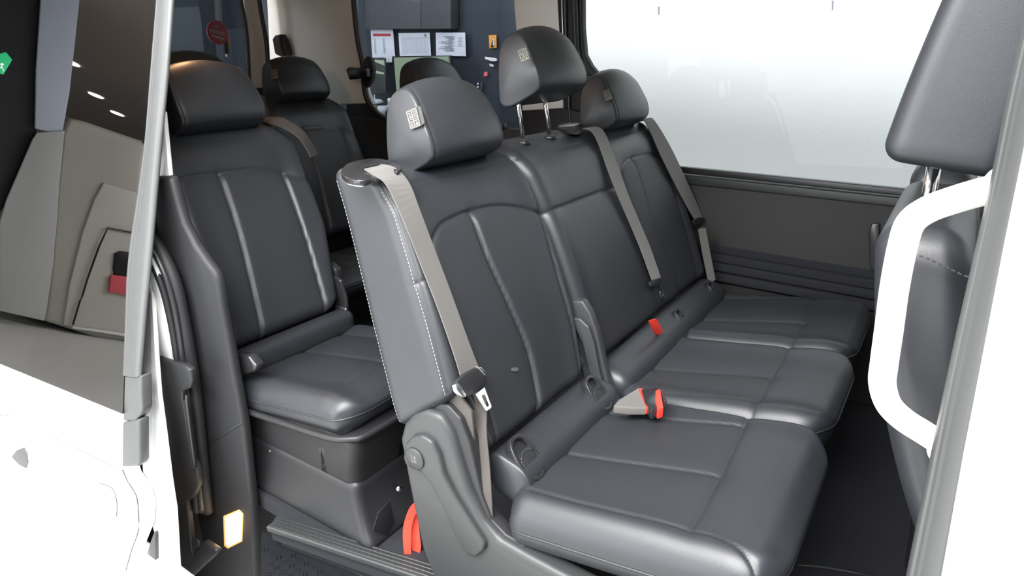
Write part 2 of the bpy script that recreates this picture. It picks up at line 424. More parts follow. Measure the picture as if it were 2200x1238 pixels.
def woven_tag(parent,c,ax,ay,s=.034):
    """square woven label: ax right, ay up (unit vectors), centre c"""
    ax=Vector(ax).normalized(); ay=Vector(ay); ay=(ay-ax*ay.dot(ax)).normalized(); n=ax.cross(ay).normalized()
    t=box('woven_tag',Vector(c),(s*1.12,s*1.35,.0016),TAGB,parent,bevel=.0003,axes=(ax,ay,n))
    V=[];F=[]
    def bar(x0,y0,x1,y1,th=.0022):
        a=Vector((x0,y0));b=Vector((x1,y1));d=(b-a); L=d.length; d/=L; e=Vector((-d.y,d.x))*th/2; k=len(V)
        for q in (a-e-d*th*.3,b-e+d*th*.3,b+e+d*th*.3,a+e-d*th*.3):
            for z in (.0008,.0014): V.append(tuple(Vector(c)+ax*q.x+ay*q.y+n*z))
        F.extend([(k+1,k+3,k+5,k+7),(k,k+1,k+3,k+2),(k+2,k+3,k+5,k+4),(k+4,k+5,k+7,k+6),(k+6,k+7,k+1,k)])
    h=s/2; H=s*.62
    def B(x0,y0,x1,y1,th=.0013): bar(x0*h,y0*H,x1*h,y1*H,th)
    for q in ((-.95,-.95,.95,-.95),(-.95,.95,.95,.95),(-.95,-.95,-.95,.95),(.95,-.95,.95,.95),(-.95,-.3,.95,-.3),(-.02,-.95,-.02,.95)): B(*q)
    # small pictograms: seat outline, waves, arrow
    for q in ((-.7,.75,-.35,.55),(-.35,.55,-.6,.4),(-.6,.4,-.3,.25),(-.8,.2,-.55,.32),(-.55,.32,-.3,.12),(-.3,.12,-.1,.22),(-.8,-.05,-.5,.08),(-.5,.08,-.2,-.1),
              (.2,.75,.6,.6),(.6,.6,.75,.75),(.2,.45,.5,.35),(.5,.35,.75,.5),(.2,.15,.5,.25),(.5,.25,.8,.1),(.2,-.1,.5,.0),(.5,0,.8,-.12),
              (-.7,-.5,-.3,-.5),(-.7,-.5,-.7,-.8),(-.7,-.8,-.3,-.8),(-.3,-.65,-.3,-.8),(-.7,-.65,-.3,-.65)): B(*q,th=.0009)
    k=len(V)
    for x,y in ((.2,-.8),(.8,-.8),(.5,-.42)):
        V.append(tuple(Vector(c)+ax*x*h+ay*y*H+n*.0014))
    F.append((k,k+1,k+2))
    me=bpy.data.meshes.new('tag_print'); me.from_pydata(V,[],F); me.update(); link('tag_print',me,TAGW,t)
    return t

def tag4(parent,q):
    q=[Vector(p) for p in q]; c=sum(q,Vector())/4; ax=((q[1]-q[0])+(q[2]-q[3]))/2; ay=((q[0]-q[3])+(q[1]-q[2]))/2
    t=woven_tag(parent,(0,0,0),(1,0,0),(0,1,0)); n=ax.cross(ay).normalized()
    ax=ax/.034; ay=ay/(.034*1.24)
    M=Matrix(((ax.x,ay.x,n.x,c.x),(ax.y,ay.y,n.y,c.y),(ax.z,ay.z,n.z,c.z),(0,0,0,1)))
    for o in [t]+list(t.children): o.data.transform(M)
    return t
def cushion(x0,x1,y0,y1,zf,t,seams,parent,mats,res=.006,r=.04,pr=.07,rear=.03,bol=.010,ins=None,name='seat_cushion',pipe=None):
    S2=[(curve2(p,8),k) for p,k in seams]; X=x1-x0; Y=y1-y0
    def fn(a,b,c):
        top=sstep(c,t*.5,t*.95)
        # rounded plan outline
        def shrink(q,rad): return rad-np.sqrt(np.maximum(rad*rad-np.clip(q,0,rad)**2,0))
        q=np.clip(a-(X-pr),0,pr); ins_=shrink(q,pr); cy=Y/2; k=(cy-ins_)/cy
        pq=pr*.8; q2=np.clip(pq-a,0,pq); ins2=shrink(q2,pq); k=k*(cy-ins2)/cy
        bb=cy+(b-cy)*k
        x=x0+a; y=y0+bb
        z=zf(x)-t+c
        z=z+top*bol*(np.exp(-((y-y0-.035)/.04)**2)+np.exp(-((y-y1+.035)/.04)**2))
        z=z-top*.014*sstep(a,X-.10,X)
        for poly,kk in S2: z=z+groove(dseg(x,y,poly),top,g=.004*kk,pf=.007*kk,pw=.022)
        side=(1-top)
        # bulging sides and tuck towards the base
        f=np.sin(PI*np.clip(c/t,0,1)); y=y+(np.where(b<cy,-1,1))*.006*f*sstep(np.abs(b-cy),cy-.03,cy)
        x=x+.010*f*sstep(a,X-.03,X)-.02*sstep(a,X-.05,X)*(1-c/t)
        return V3(x,y,z)
    reg=None
    if ins:
        def reg(a,b,c): 
            x=x0+a;y=y0+b; m=np.zeros(len(a),bool)
            for (xa,xb,ya,yb) in ins: m|=(x>xa)&(x<xb)&(y>ya)&(y<yb)&(c>t*.93)
            return m
    o=pad(name,(X,Y,t),r,res,fn,mats,parent,reg)
    if pipe:
        P=on_pad(pipe(X,Y,t),(X,Y,t),r,fn); tube('piping',P[::2],.0028,mats[0],o,n=6,sm=1)
    return o

def ribbon_edges(name,Ls,Rs,m,parent,th=.0012,sm=5):
    pts=[]
    for l,r_ in zip(Ls,Rs):
        l=Vector(l); r_=Vector(r_); pts.append(((l+r_)/2,(r_-l)))
    return ribbon(name,pts,1.0,m,parent,th,sm)
def ring_slab(name,outer,inner,dv,m,parent,bevel=.0006):
    bm=bmesh.new(); n=len(outer); dv=Vector(dv)
    o=[bm.verts.new(p) for p in outer]; i=[bm.verts.new(p) for p in inner]
    o2=[bm.verts.new(Vector(p)+dv) for p in outer]; i2=[bm.verts.new(Vector(p)+dv) for p in inner]
    for k in range(n):
        j=(k+1)%n
        for q in ((o[k],o[j],i[j],i[k]),(o2[k],i2[k],i2[j],o2[j]),(o[k],o2[k],o2[j],o[j]),(i[k],i[j],i2[j],i2[k])): bm.faces.new(q)
    bmesh.ops.recalc_face_normals(bm,faces=bm.faces)
    me=bpy.data.meshes.new(name); bm.to_mesh(me); bm.free(); ob=link(name,me,m,parent)
    if bevel: addbevel(ob,bevel,2)
    return ob
N2=Vector((F2.nx,0,F2.nz))
def isofix(x,y,z,parent,s=1.0):
    """child-seat anchor opening let into the bolster roll, with a hinged flap"""
    ax=Vector((.72,0,.69)); c=Vector((x,y,z)); V=Vector((0,1,0)); U=ax.cross(V)*-1
    def el(rv,ru,h): return [c+V*rv*s*(abs(math.cos(2*PI*k/20))**.8*(1 if math.cos(2*PI*k/20)>0 else -1))+U*ru*s*(abs(math.sin(2*PI*k/20))**.8*(1 if math.sin(2*PI*k/20)>0 else -1))+ax*h for k in range(20)]
    h=ring_slab('anchor_cover',el(.029,.046,-.012),el(.023,.038,-.012),ax*.019,GLOSSB,parent,.0015)
    slab('anchor_recess',el(.0235,.0385,-.010),ax*.002,RUBBERB,h,bevel=0)
    fl_=[c+V*a_*s+U*b_*s+ax*.002 for a_,b_ in ((-.021,.034),(-.023,.0),(-.016,-.006),(.0,-.010),(.016,-.006),(.023,.0),(.021,.034),(.0,.038))]
    slab('anchor_flap',fl_,ax*.005,PLAST,h,bevel=.002)
    tube('anchor_bar',[c+V*-.02*s+U*-.004+ax*.007,c+U*-.012*s+ax*.007,c+V*.02*s+U*-.004+ax*.007],.0016,PLASTG,h,sm=3,n=6)
    return h

# ---- second row, near seat -----------------------------------------------------------
ns=thing('passenger_chair','black leather van seat nearest the open door with red pull strap and raised grey belt','seat',(.2,.22,-.05),'second row seats')
arch=[(.052,.485),(.085,.512),(.127,.524),(.216,.528),(.309,.522),(.402,.501),(.47,.47),(.497,.462)]
lins=[(.052,.485),(.040,.364),(.040,.242),(.046,.10),(.035,-.02)]
cen=[(.216,.526),(.211,.417),(.226,.293),(.240,.164),(.223,.047),(.2,-.02)]
rb=[(.477,.466),(.456,.286),(.446,.153),(.423,.039),(.42,-.02)]
hor=[(-.06,.415),(.038,.425)]
topn=[(.03,.628),(.485,.628)]
b=backrest(F2,[(0,-.070),(.17,-.068),(.63,-.016),(.7,-.012)],[(0,.44),(.2,.497),(.46,.505),(.65,.487),(.72,.48)],.655,.165,
   [(arch,1),(lins,1),(cen,1),(rb,.8),(hor,.3),(topn,.45)],[LEATHER,INSERT],ns,res=.0045,near_cut=.165,stitch=True,r=.036,
   ridges=[(cen,.009,.05),(rb,.006,.03)],ins=[([(0,.035),(.1,.046),(.24,.04),(.364,.04),(.5,.055)],[(0,.42),(.15,.446),(.286,.456),(.5,.48)],[(.05,.49),(.127,.522),(.216,.526),(.309,.52),(.402,.499),(.5,.465)])])
hr=headrest(F2,.262,.662,ns)
tag4(hr,[(-0.325,0.112,1.078),(-0.296,0.112,1.088),(-0.285,0.112,1.051),(-0.314,0.112,1.041)])
slab('tag_loop',[(-0.299,0.114,1.088),(-0.285,0.114,1.092),(-0.275,0.114,1.057),(-0.286,0.114,1.049)],(0,.002,0),TAGB,hr,bevel=0)
tube('headrest_post',[F2.p(.19,.63,-.05),F2.p(.19,.70,-.05)],.006,CHROME,ns,sm=1)
tube('headrest_post',[F2.p(.34,.63,-.05),F2.p(.34,.70,-.05)],.006,CHROME,ns,sm=1)
zf2=lambda x: .302+.165*x
cu=cushion(.03,.605,-.055,.500,zf2,.135,[
   ([(.04,.0),(.20,-.004),(.43,.005),(.50,-.005),(.555,-.03),(.585,-.06)],1),([(.045,.165),(.2,.18),(.42,.208)],1),([(.04,.385),(.2,.40),(.41,.43)],1),([(.43,.005),(.425,.21),(.412,.43),(.41,.5)],.8)],
   ns,[LEATHER,INSERT],res=.0045,r=.056,ins=[(.04,.427,.0,.42)],pr=.085,pipe=lambda X,Y,t:[(0,.03,.072),(0,0,.066),(X*.5,0,.062),(X,0,.060),(X,Y,.060)])
pad('bolster_roll',(.12,.525,.10),.042,.008,lambda a,b,c:V3(-.040+a,-.030+np.where(b<.042,.030+b*.286,b),.258+c-.25*(a-.06)),LEATHER,ns)
isofix(.040,.050,.351,ns,1.22); isofix(.040,.40,.351,ns,1.15)
# recliner shield
so=[(-0.233,-0.068,0.362),(-0.218,-0.068,0.408),(-0.184,-0.068,0.448),(-0.146,-0.068,0.468),(-0.111,-0.068,0.467),(-0.081,-0.068,0.435),(-0.061,-0.068,0.378),(-0.038,-0.068,0.309),(-0.001,-0.068,0.242),(0.042,-0.068,0.210),(0.117,-0.068,0.204),(0.207,-0.068,0.199),(0.302,-0.068,0.196)]
so=list(so)+[(.62,-.068,.06),(.62,-.068,-.05),(-.13,-.068,-.05)]+[(-0.183,-0.068,0.071),(-0.211,-0.068,0.222)]
sh=slab('side_shield',so,(0,.05,0),PLASTG,ns,bevel=.014,seg=4)
s2=[(-0.213,-0.050,0.427),(-0.176,-0.050,0.466),(-0.134,-0.050,0.484),(-0.099,-0.050,0.487),(-0.066,-0.050,0.465),(-0.042,-0.050,0.416),(-0.026,-0.050,0.351),(-0.011,-0.050,0.291),(0.014,-0.050,0.236),(0.051,-0.050,0.214),(0.105,-0.050,0.209),(0.079,-0.050,0.177),(0.019,-0.050,0.166),(-0.032,-0.050,0.213),(-0.063,-0.050,0.287),(-0.087,-0.050,0.358),(-0.111,-0.050,0.415),(-0.143,-0.050,0.445),(-0.184,-0.050,0.443)]
slab('shield_rim',s2,(0,.035,0),PLAST,sh,bevel=.006)
lv=[(-0.212,-0.082,0.327),(-0.203,-0.082,0.368),(-0.180,-0.082,0.397),(-0.151,-0.082,0.410),(-0.123,-0.082,0.404),(-0.104,-0.082,0.375),(-0.093,-0.082,0.331),(-0.064,-0.082,0.285),(-0.020,-0.082,0.234),(0.017,-0.082,0.193),(0.015,-0.082,0.176),(-0.006,-0.082,0.146),(-0.035,-0.082,0.139),(-0.055,-0.082,0.159),(-0.105,-0.082,0.252),(-0.130,-0.082,0.289),(-0.157,-0.082,0.310),(-0.189,-0.082,0.307),(-0.206,-0.082,0.310)]
le=slab('recline_lever',lv,(0,.022,0),PLASTG,ns,bevel=.007,seg=4)
bc=[(-0.173,-0.082,0.342)][0]
lathe('lever_boss',[(.027,0),(.027,.003),(.025,.0045),(.002,.0045)],bc,(0,-1,0),PLASTG,le)
def glyph(name,segs,c,ax,ay,n,m,parent,th=.0011):
    V=[];F=[];c=Vector(c);ax=Vector(ax);ay=Vector(ay);n=Vector(n)
    for x0,y0,x1,y1 in segs:
        a=Vector((x0,y0));b_=Vector((x1,y1));d=(b_-a).normalized();e=Vector((-d.y,d.x))*th/2;k=len(V)
        for q in (a-e,b_-e,b_+e,a+e):
            for z in (0,.0006): V.append(tuple(c+ax*q.x+ay*q.y+n*z))
        F.extend([(k+1,k+3,k+5,k+7),(k,k+1,k+3,k+2),(k+2,k+3,k+5,k+4),(k+4,k+5,k+7,k+6),(k+6,k+7,k+1,k)])
    me=bpy.data.meshes.new(name); me.from_pydata(V,[],F); me.update(); return link(name,me,m,parent)
glyph('recline_symbol',[(-.008,.008,-.004,-.007),(-.004,-.007,.008,-.006),(.0,.008,.006,.006),(.006,.006,.002,.002),(.001,.005,.003,-.001),(.003,-.001,.007,-.002),(-.008,.008,-.006,.010)],
      (bc[0],bc[1]-.0046,bc[2]),(1,0,0),(0,0,1),(0,-1,0),THREAD,le,.0009)
# belt guide, belt, tongue
go=[(-0.349,-0.069,0.966),(-0.398,-0.021,0.966),(-0.434,0.029,0.966),(-0.445,0.078,0.966),(-0.438,0.108,0.966),(-0.406,0.114,0.966),(-0.346,0.091,0.966),(-0.302,0.061,0.966),(-0.279,0.034,0.966),(-0.277,0.015,0.966),(-0.358,0.067,0.966),(-0.371,0.043,0.966),(-0.353,-0.003,0.966),(-0.280,-0.047,0.966),(-0.257,-0.075,0.966),(-0.259,-0.100,0.966),(-0.294,-0.101,0.966)]
gd=slab('belt_guide',go,(0,0,-.012),GLOSSB,ns,bevel=.003,smooth_outline=3)
gt=[(-0.364,-0.053,0.964),(-0.344,-0.059,0.964),(-0.324,-0.038,0.964),(-0.292,-0.036,0.964),(-0.264,-0.067,0.964),(-0.263,-0.096,0.964),(-0.299,-0.097,0.964),(-0.330,-0.081,0.964)]
slab('guide_tip',gt,(0,0,-.013),SATIN,gd,bevel=.005,smooth_outline=3)
bl=ribbon_edges('seat_belt',[(-0.322,-0.030,0.971)]+[(-0.291,-0.034,0.962)]+[(-0.254,-0.036,0.946)]+[(-0.214,-0.035,0.879),(-0.173,-0.032,0.786),(-0.134,-0.030,0.699),(-0.092,-0.032,0.603)]+[(-0.076,-0.031,0.553)],[(-0.322,0.031,0.972)]+[(-0.292,0.037,0.965)]+[(-0.251,0.030,0.938)]+[(-0.218,0.021,0.889),(-0.179,0.022,0.801),(-0.143,0.024,0.719),(-0.098,0.024,0.615)]+[(-0.072,0.031,0.543)],BELT,ns)
ribbon_edges('lap_belt',[(-0.089,0.000,0.496),(-0.085,0.000,0.467)]+[(-0.064,-0.015,0.413)]+[(-0.039,-0.030,0.347)]+[(-0.018,-0.042,0.289),(0.004,-0.042,0.221)],[(-0.038,0.000,0.523),(-0.031,0.000,0.485)]+[(-0.021,-0.015,0.429)]+[(-0.003,-0.030,0.361)]+[(0.010,-0.042,0.301),(0.014,-0.042,0.213)],LAPB,ns)
box('belt_anchor',[(0.031,-0.045,0.201)][0],(.04,.012,.018),PLAST,ns,axes=((.8,0,-.5),(0,1,0),(.5,0,.8)))
tg=slab('belt_tongue',[(-0.061,-0.068,0.558),(-0.063,-0.053,0.563),(-0.065,-0.029,0.565),(-0.064,-0.000,0.565),(-0.063,0.021,0.561),(-0.057,0.032,0.549),(-0.051,0.031,0.535),(-0.046,0.016,0.522),(-0.045,-0.008,0.521),(-0.046,-0.042,0.522),(-0.048,-0.060,0.529),(-0.055,-0.068,0.543)],tuple(-N2*.014),PLAST,ns,bevel=.004)
slab('tongue_edge',[(-0.060,-0.069,0.558),(-0.060,-0.060,0.558),(-0.055,-0.053,0.547),(-0.048,-0.048,0.529),(-0.046,-0.054,0.526),(-0.049,-0.063,0.532),(-0.055,-0.070,0.546)],tuple(-N2*.012),SATIN,tg,bevel=.002)
slab('tongue_edge',[(-0.064,0.009,0.566),(-0.061,0.023,0.560),(-0.056,0.031,0.548),(-0.052,0.029,0.538),(-0.053,0.024,0.541),(-0.058,0.018,0.553)],tuple(-N2*.012),SATIN,tg,bevel=.002)
ring_slab('tongue_plate',[(-0.045,-0.022,0.518),(-0.021,-0.022,0.542),(-0.003,-0.022,0.504),(-0.004,-0.022,0.499),(-0.015,-0.022,0.488),(-0.020,-0.022,0.489)],[(-0.029,-0.022,0.520),(-0.020,-0.022,0.527),(-0.009,-0.022,0.503),(-0.010,-0.022,0.501),(-0.015,-0.022,0.497),(-0.017,-0.022,0.499)],(0,.002,0),SATIN,tg,.0004)
slab('side_skirt',[(-0.197,-0.035,0.447),(-0.080,-0.035,0.513),(-0.047,-0.035,0.481),(-0.037,-0.035,0.362),(-0.065,-0.035,0.388),(-0.096,-0.035,0.436),(-0.141,-0.035,0.456)],(0,.008,0),LAPB,ns,bevel=.002)
# inner recliner cover between the near and middle seats
ic=slab('inner_shield',[(-0.110,0.515,0.533),(-0.093,0.515,0.558),(-0.061,0.515,0.565),(-0.037,0.515,0.536),(-0.014,0.515,0.486),(0.009,0.515,0.406),(0.039,0.515,0.313),(0.060,0.515,0.280),(0.012,0.515,0.236),(-0.026,0.515,0.255),(-0.063,0.515,0.394),(-0.092,0.515,0.473)],(0,-.03,0),PLASTG,ns,bevel=.006)
slab('inner_shield_ridge',[(-0.088,0.478,0.516),(-0.057,0.478,0.520),(-0.030,0.478,0.502),(-0.011,0.478,0.458),(0.007,0.478,0.385),(0.033,0.478,0.313),(0.024,0.478,0.286),(0.002,0.478,0.296),(-0.024,0.478,0.376),(-0.046,0.478,0.449)],(0,-.012,0),PLASTG,ic,bevel=.004)
# red pull strap
ribbon_edges('pull_strap',[(-0.258,0.000,0.133),(-0.284,0.000,0.096),(-0.307,0.000,0.034),(-0.312,0.000,-0.022),(-0.309,0.000,-0.067),(-0.293,0.000,-0.079)]+[(-0.298,0.020,-0.084),(-0.301,0.020,-0.023),(-0.293,0.020,0.042),(-0.279,0.020,0.093)],[(-0.246,0.012,0.125),(-0.274,0.012,0.077),(-0.290,0.012,0.026),(-0.295,0.012,-0.022),(-0.296,0.012,-0.058),(-0.290,0.012,-0.064)]+[(-0.279,0.030,-0.053),(-0.279,0.030,-0.004),(-0.281,0.030,0.048),(-0.272,0.030,0.086)],REDS,ns,sm=5)

# ---- second row, double seat -----------------------------------------------------------
ds=thing('bench','black leather two place van seat with one raised headrest between near seat and white window','seat',(.2,.98,-.05),'second row seats')
hz=[(.51,.461),(.965,.461)]
vs=[(.965,.64),(.965,.46),(.985,.26),(1.01,.0)]
fa=[(1.035,.30),(1.03,.42),(1.042,.50),(1.09,.528),(1.165,.534),(1.283,.530),(1.36,.515),(1.403,.47),(1.402,.39),(1.395,.09),(1.39,0)]
fc=[(1.160,.530),(1.148,.40),(1.148,.296),(1.185,.142),(1.19,0)]
fl=[(1.032,.32),(1.045,.15),(1.06,0)]
backrest(F2,[(0,.470),(.2,.51),(.46,.512),(.65,.490),(.72,.485)],[(0,1.48),(.3,1.475),(.5,1.455),(.65,1.425),(.7,1.41)],.655,.15,
   [(hz,1),(vs,.8),(fa,1),(fc,.9),(fl,.8),([(.5,.628),(1.41,.628)],.45)],[LEATHER,INSERT],ds,res=.006,
   ridges=[(fc,-.008,.05)],ins=[([(0,1.06),(.15,1.045),(.5,1.04)],[(0,1.39),(.5,1.4)],[(1.04,.5),(1.09,.525),(1.165,.53),(1.283,.527),(1.4,.47)])])
hm=headrest(F2,.742,.785,ds,w0=.035)
hf=headrest(F2,1.205,.660,ds,w0=0)
tag4(hm,[(-0.328,0.565,1.205),(-0.303,0.565,1.213),(-0.291,0.565,1.185),(-0.316,0.565,1.176)])
tag4(hf,[(-0.302,1.035,1.078),(-0.279,1.035,1.086),(-0.265,1.035,1.058),(-0.288,1.035,1.049)])
for u,q0,q1 in ((.617,[(-0.348,0.622,0.967)][0],[(-0.370,0.617,1.117)][0]),(.766,[(-0.346,0.772,0.963)][0],[(-0.371,0.766,1.111)][0])):
    tube('headrest_post',[q0,q1],.0068,CHROME,ds,sm=1)
    lathe('post_collar',[(.012,0),(.019,.003),(.018,.010),(.010,.013)],F2.p(u,.667,-.055),(0,0,1),GLOSSB,ds)
g2=slab('belt_guide',[(-0.412,0.929,0.966),(-0.450,1.006,0.966),(-0.455,1.097,0.966),(-0.419,1.103,0.966),(-0.372,1.009,0.966),(-0.316,0.931,0.966),(-0.294,0.853,0.966),(-0.343,0.865,0.966)],(0,0,-.012),PLAST,ds,bevel=.003)
slab('guide_tip',[(-0.410,0.942,0.968),(-0.427,1.036,0.968),(-0.391,1.044,0.968),(-0.378,0.982,0.968)],(0,0,-.004),SATIN,g2,bevel=.001)
ribbon_edges('seat_belt',[(-0.320,0.939,0.966)]+[(-0.274,0.939,0.943)]+[(-0.187,0.913,0.799),(-0.106,0.949,0.614),(-0.051,0.959,0.490)],[(-0.319,1.024,0.965)]+[(-0.272,1.016,0.938)]+[(-0.168,0.991,0.755),(-0.092,1.023,0.583),(-0.046,1.027,0.479)],BELT,ds)
t2=slab('belt_tongue',[(-0.043,0.928,0.492),(-0.043,0.955,0.492),(-0.041,0.997,0.488),(-0.039,1.016,0.482),(-0.034,1.007,0.472),(-0.033,0.960,0.470),(-0.037,0.929,0.479)],tuple(-N2*.01),PLAST,ds,bevel=.002)
ring_slab('tongue_plate',[(-0.026,0.976,0.449),(-0.025,1.002,0.446),(-0.016,0.999,0.424),(-0.017,0.973,0.427)],[(-0.024,0.983,0.443),(-0.023,0.994,0.442),(-0.018,0.993,0.431),(-0.019,0.982,0.432)],tuple(-N2*.002),CHROME,t2,.0003)
ribbon_edges('seat_belt',[(-0.323,1.397,0.949)]+[(-0.278,1.352,0.955)]+[(-0.196,1.351,0.820),(-0.128,1.422,0.665),(-0.092,1.469,0.584)],[(-0.324,1.490,0.951)]+[(-0.277,1.436,0.954)]+[(-0.210,1.461,0.852),(-0.140,1.521,0.693),(-0.088,1.558,0.573)],BELT,ds)
t3=slab('belt_tongue',[(-0.084,1.432,0.589),(-0.084,1.486,0.589),(-0.080,1.545,0.580),(-0.074,1.542,0.567),(-0.072,1.488,0.563),(-0.076,1.443,0.572)],tuple(-N2*.01),PLAST,ds,bevel=.002)
ring_slab('tongue_plate',[(-0.069,1.488,0.551),(-0.068,1.529,0.548),(-0.056,1.532,0.522),(-0.057,1.489,0.524)],[(-0.066,1.497,0.544),(-0.066,1.519,0.543),(-0.059,1.521,0.528),(-0.060,1.499,0.529)],tuple(-N2*.002),CHROME,t3,.0003)
ribbon_edges('lap_belt',[(-0.065,1.440,0.556),(-0.035,1.440,0.452),(-0.002,1.440,0.347)],[(-0.036,1.440,0.564),(-0.007,1.440,0.467),(0.024,1.440,0.364)],BELT,ds)
def dcu(y0,y1,sm_,x1,ins): 
    return cushion(.03,x1,y0,y1,zf2,.135,sm_,ds,[LEATHER,INSERT],res=.006,ins=ins,pr=.08,pipe=lambda X,Y,t:[(.06,0,t-.042),(X,0,t-.040),(X,Y,t-.040),(X*.6,Y,t-.04)])
c1=dcu(.502,.968,[([(.04,.690),(.2,.705),(.40,.735)],1),([(.41,.5),(.405,.72),(.40,.97)],.8),([(.04,.53),(.2,.53),(.41,.56)],.5),([(.04,.925),(.4,.95)],.6)],.590,[(.04,.407,.53,.93)])
c2=dcu(.972,1.46,[([(.04,1.14),(.40,1.19)],1),([(.40,.97),(.395,1.2),(.385,1.46)],.8),([(.04,1.38),(.39,1.42)],.6),([(.04,1.0),(.4,1.01)],.5)],.575,[(.04,.397,1.0,1.40)])
pad('bolster_roll',(.12,.94,.10),.042,.010,lambda a,b,c:V3(-.040+a,.515+b,.262+c-.25*(a-.06)),LEATHER,ds)
isofix(.042,1.02,.349,ds,.8); isofix(.042,1.36,.349,ds,.8)
rb_=slab('buckle_slot',[(0.030,0.742,0.437),(0.030,0.765,0.431),(0.030,0.838,0.361),(0.030,0.816,0.360)],(.02,0,.012),RED,ds,bevel=.003)
# buckles lying at the cushion seam
def buckle(parent,c,ax,up,L=.055,W=.034,T=.018):
    ax=Vector(ax).normalized(); up=Vector(up); up=(up-ax*up.dot(ax)).normalized(); sd=up.cross(ax)
    b_=box('belt_buckle',c,(L,W,T),PLAST,parent,bevel=.005,axes=(ax,sd,up),seg=3)
    box('release_button',Vector(c)+ax*(L*.46),(L*.16,W*.86,T*.92),RED,b_,bevel=.003,axes=(ax,sd,up))
    return b_
bk1=slab('belt_buckle',[(0.149,0.430,0.385),(0.175,0.459,0.385),(0.193,0.453,0.385),(0.227,0.380,0.385),(0.211,0.348,0.385),(0.182,0.377,0.385)],(0,0,-.03),GLOSSB,ds,bevel=.004)
slab('release_button',[(0.183,0.442,0.387),(0.191,0.454,0.387),(0.233,0.370,0.387),(0.225,0.354,0.387),(0.204,0.388,0.387)],(0,0,-.028),RED,bk1,bevel=.002)
for k in range(5): 
    q=Vector([(0.204,0.439,0.384)][0]).lerp(Vector([(0.228,0.394,0.384)][0]),k/4); box('grip_rib',q,(.008,.002,.02),GLOSSB,bk1,bevel=0)
bk2=slab('belt_buckle',[(0.119,0.328,0.375),(0.117,0.365,0.375),(0.133,0.450,0.375),(0.141,0.451,0.375),(0.194,0.379,0.375),(0.190,0.365,0.375),(0.154,0.341,0.375)],(0,0,-.022),BELT,ns,bevel=.004)
slab('release_button',[(0.137,0.439,0.378),(0.143,0.449,0.378),(0.200,0.374,0.378),(0.193,0.361,0.378)],(0,0,-.020),RED,bk2,bevel=.002)
slab('scuff_mark',[F2.p(.165+.011*math.cos(k*PI/7),.139+.0055*math.sin(k*PI/7)-.003*math.cos(k*PI/7),.0065) for k in range(14)],(.004,0,.002),SMUDGE,ns,bevel=0)
# ---- third and fourth row -----------------------------------------------------------
def rear_seat(label,fr,y0,x0,hv=.672,res=.009,full=True,group='rear seats',box_=True,stitch=False,tgt=True):
    t=thing('passenger_chair',label,'seat',(x0+.25,y0+.24,-.05),group)
    A=[(.02,.50),(.05,.524),(.165,.524),(.279,.519),(.375,.495),(.452,.455),(.49,.445)]
    c_=[(.165,.522),(.155,.40),(.14,.275),(.098,0)]; d_=[(.384,.49),(.374,.282),(.345,0)]
    sh_=lambda P:[(u+y0,v) for u,v in P]
    backrest(fr,[(0,y0-.02),(.66,y0-.005)],[(-.02,y0+.37),(.04,y0+.42),(.29,y0+.482),(.6,y0+.49),(.67,y0+.455)],.665,.14,
       [(sh_(A),1),(sh_(c_),1),(sh_(d_),.9),(sh_([(0,.632),(.46,.632)]),.4)],[LEATHER,INSERT],t,res=res,
       ridges=[(sh_(c_),.009,.045),(sh_(d_),.008,.04)],
       ins=[([(0,y0+.02),(.6,y0+.02)],[(0,y0+.345),(.282,y0+.374),(.5,y0+.39)],[(y0,.51),(y0+.165,.52),(y0+.279,.517),(y0+.375,.49),(y0+.45,.46)])])
    hh=headrest(fr,y0+.245,hv,t,wd=.30,ht=.215,stitch=False)
    if not full: return t
    z3=lambda x: .372+.15*(x-(x0+.49))
    cu=cushion(x0,x0+.50,y0-.05,y0+.46,z3,.105,[([(x0+.02,y0+.20),(x0+.36,y0+.22)],.8),([(x0+.02,y0+.36),(x0+.36,y0+.38)],.8),([(x0+.37,y0+.06),(x0+.36,y0+.46)],.8)],t,[LEATHER,INSERT],res=res,pr=.06,pipe=lambda X,Y,t:[(.04,0,.058),(X,0,.058),(X,Y,.058)])
    return t
r3=rear_seat('black leather third row seat behind the near seat, orange lamp glow on its headrest',F3,0.0,-.93,res=.006)
pad('bolster_roll',(.08,.46,.09),.035,.012,lambda a,b,c:V3(-.985+a,-.02+b,.275+c),LEATHER,r3)
def seatbox(a,b,c):
    k=c/.30; x=-.955+a*(.535/.535)+.0*k; x=np.where(a>.4,x-.035*(1-sstep(k,.0,1.0)),x)
    return V3(x,-.045+b+.025*(1-k)*np.where(b<.2,1,-1),.085+c*.62)
sb=pad('seat_box',(.535,.48,.30),.035,.012,seatbox,PLAST,r3)
def plinth(a,b,c):
    k=1-c/.175; return V3(-.955+a+.075*k*k*sstep(a,.2,.45)*1.0,-.026+b-.030*k*k*(1-sstep(b,0,.25)),-.06+c)
pp=pad('seat_plinth',(.505,.46,.175),.022,.010,plinth,PLAST,r3)
rim=[(-.95,-.058,.215),(-.7,-.062,.245),(-.5,-.062,.268),(-.43,-.045,.278),(-.405,.0,.28),(-.40,.2,.28),(-.41,.42,.28)]
tube('box_rim',rim,.009,PLAST,r3,n=8)
slab('box_label',[(-0.385,-0.038,0.008),(-0.385,-0.013,0.052),(-0.385,0.033,0.059),(-0.385,0.041,-0.016),(-0.385,0.013,-0.044)],(.002,0,0),PLAST,pp,bevel=.002)
lathe('latch_knob',[(.004,0),(.004,.03),(.009,.032),(.009,.040),(.003,.043)],(-.385,.05,.10),(1,-.35,.25),CHROME,r3)
box('box_screw',[(-0.776,-0.050,0.114)][0],(.006,.004,.006),CHROME,r3,bevel=.001)
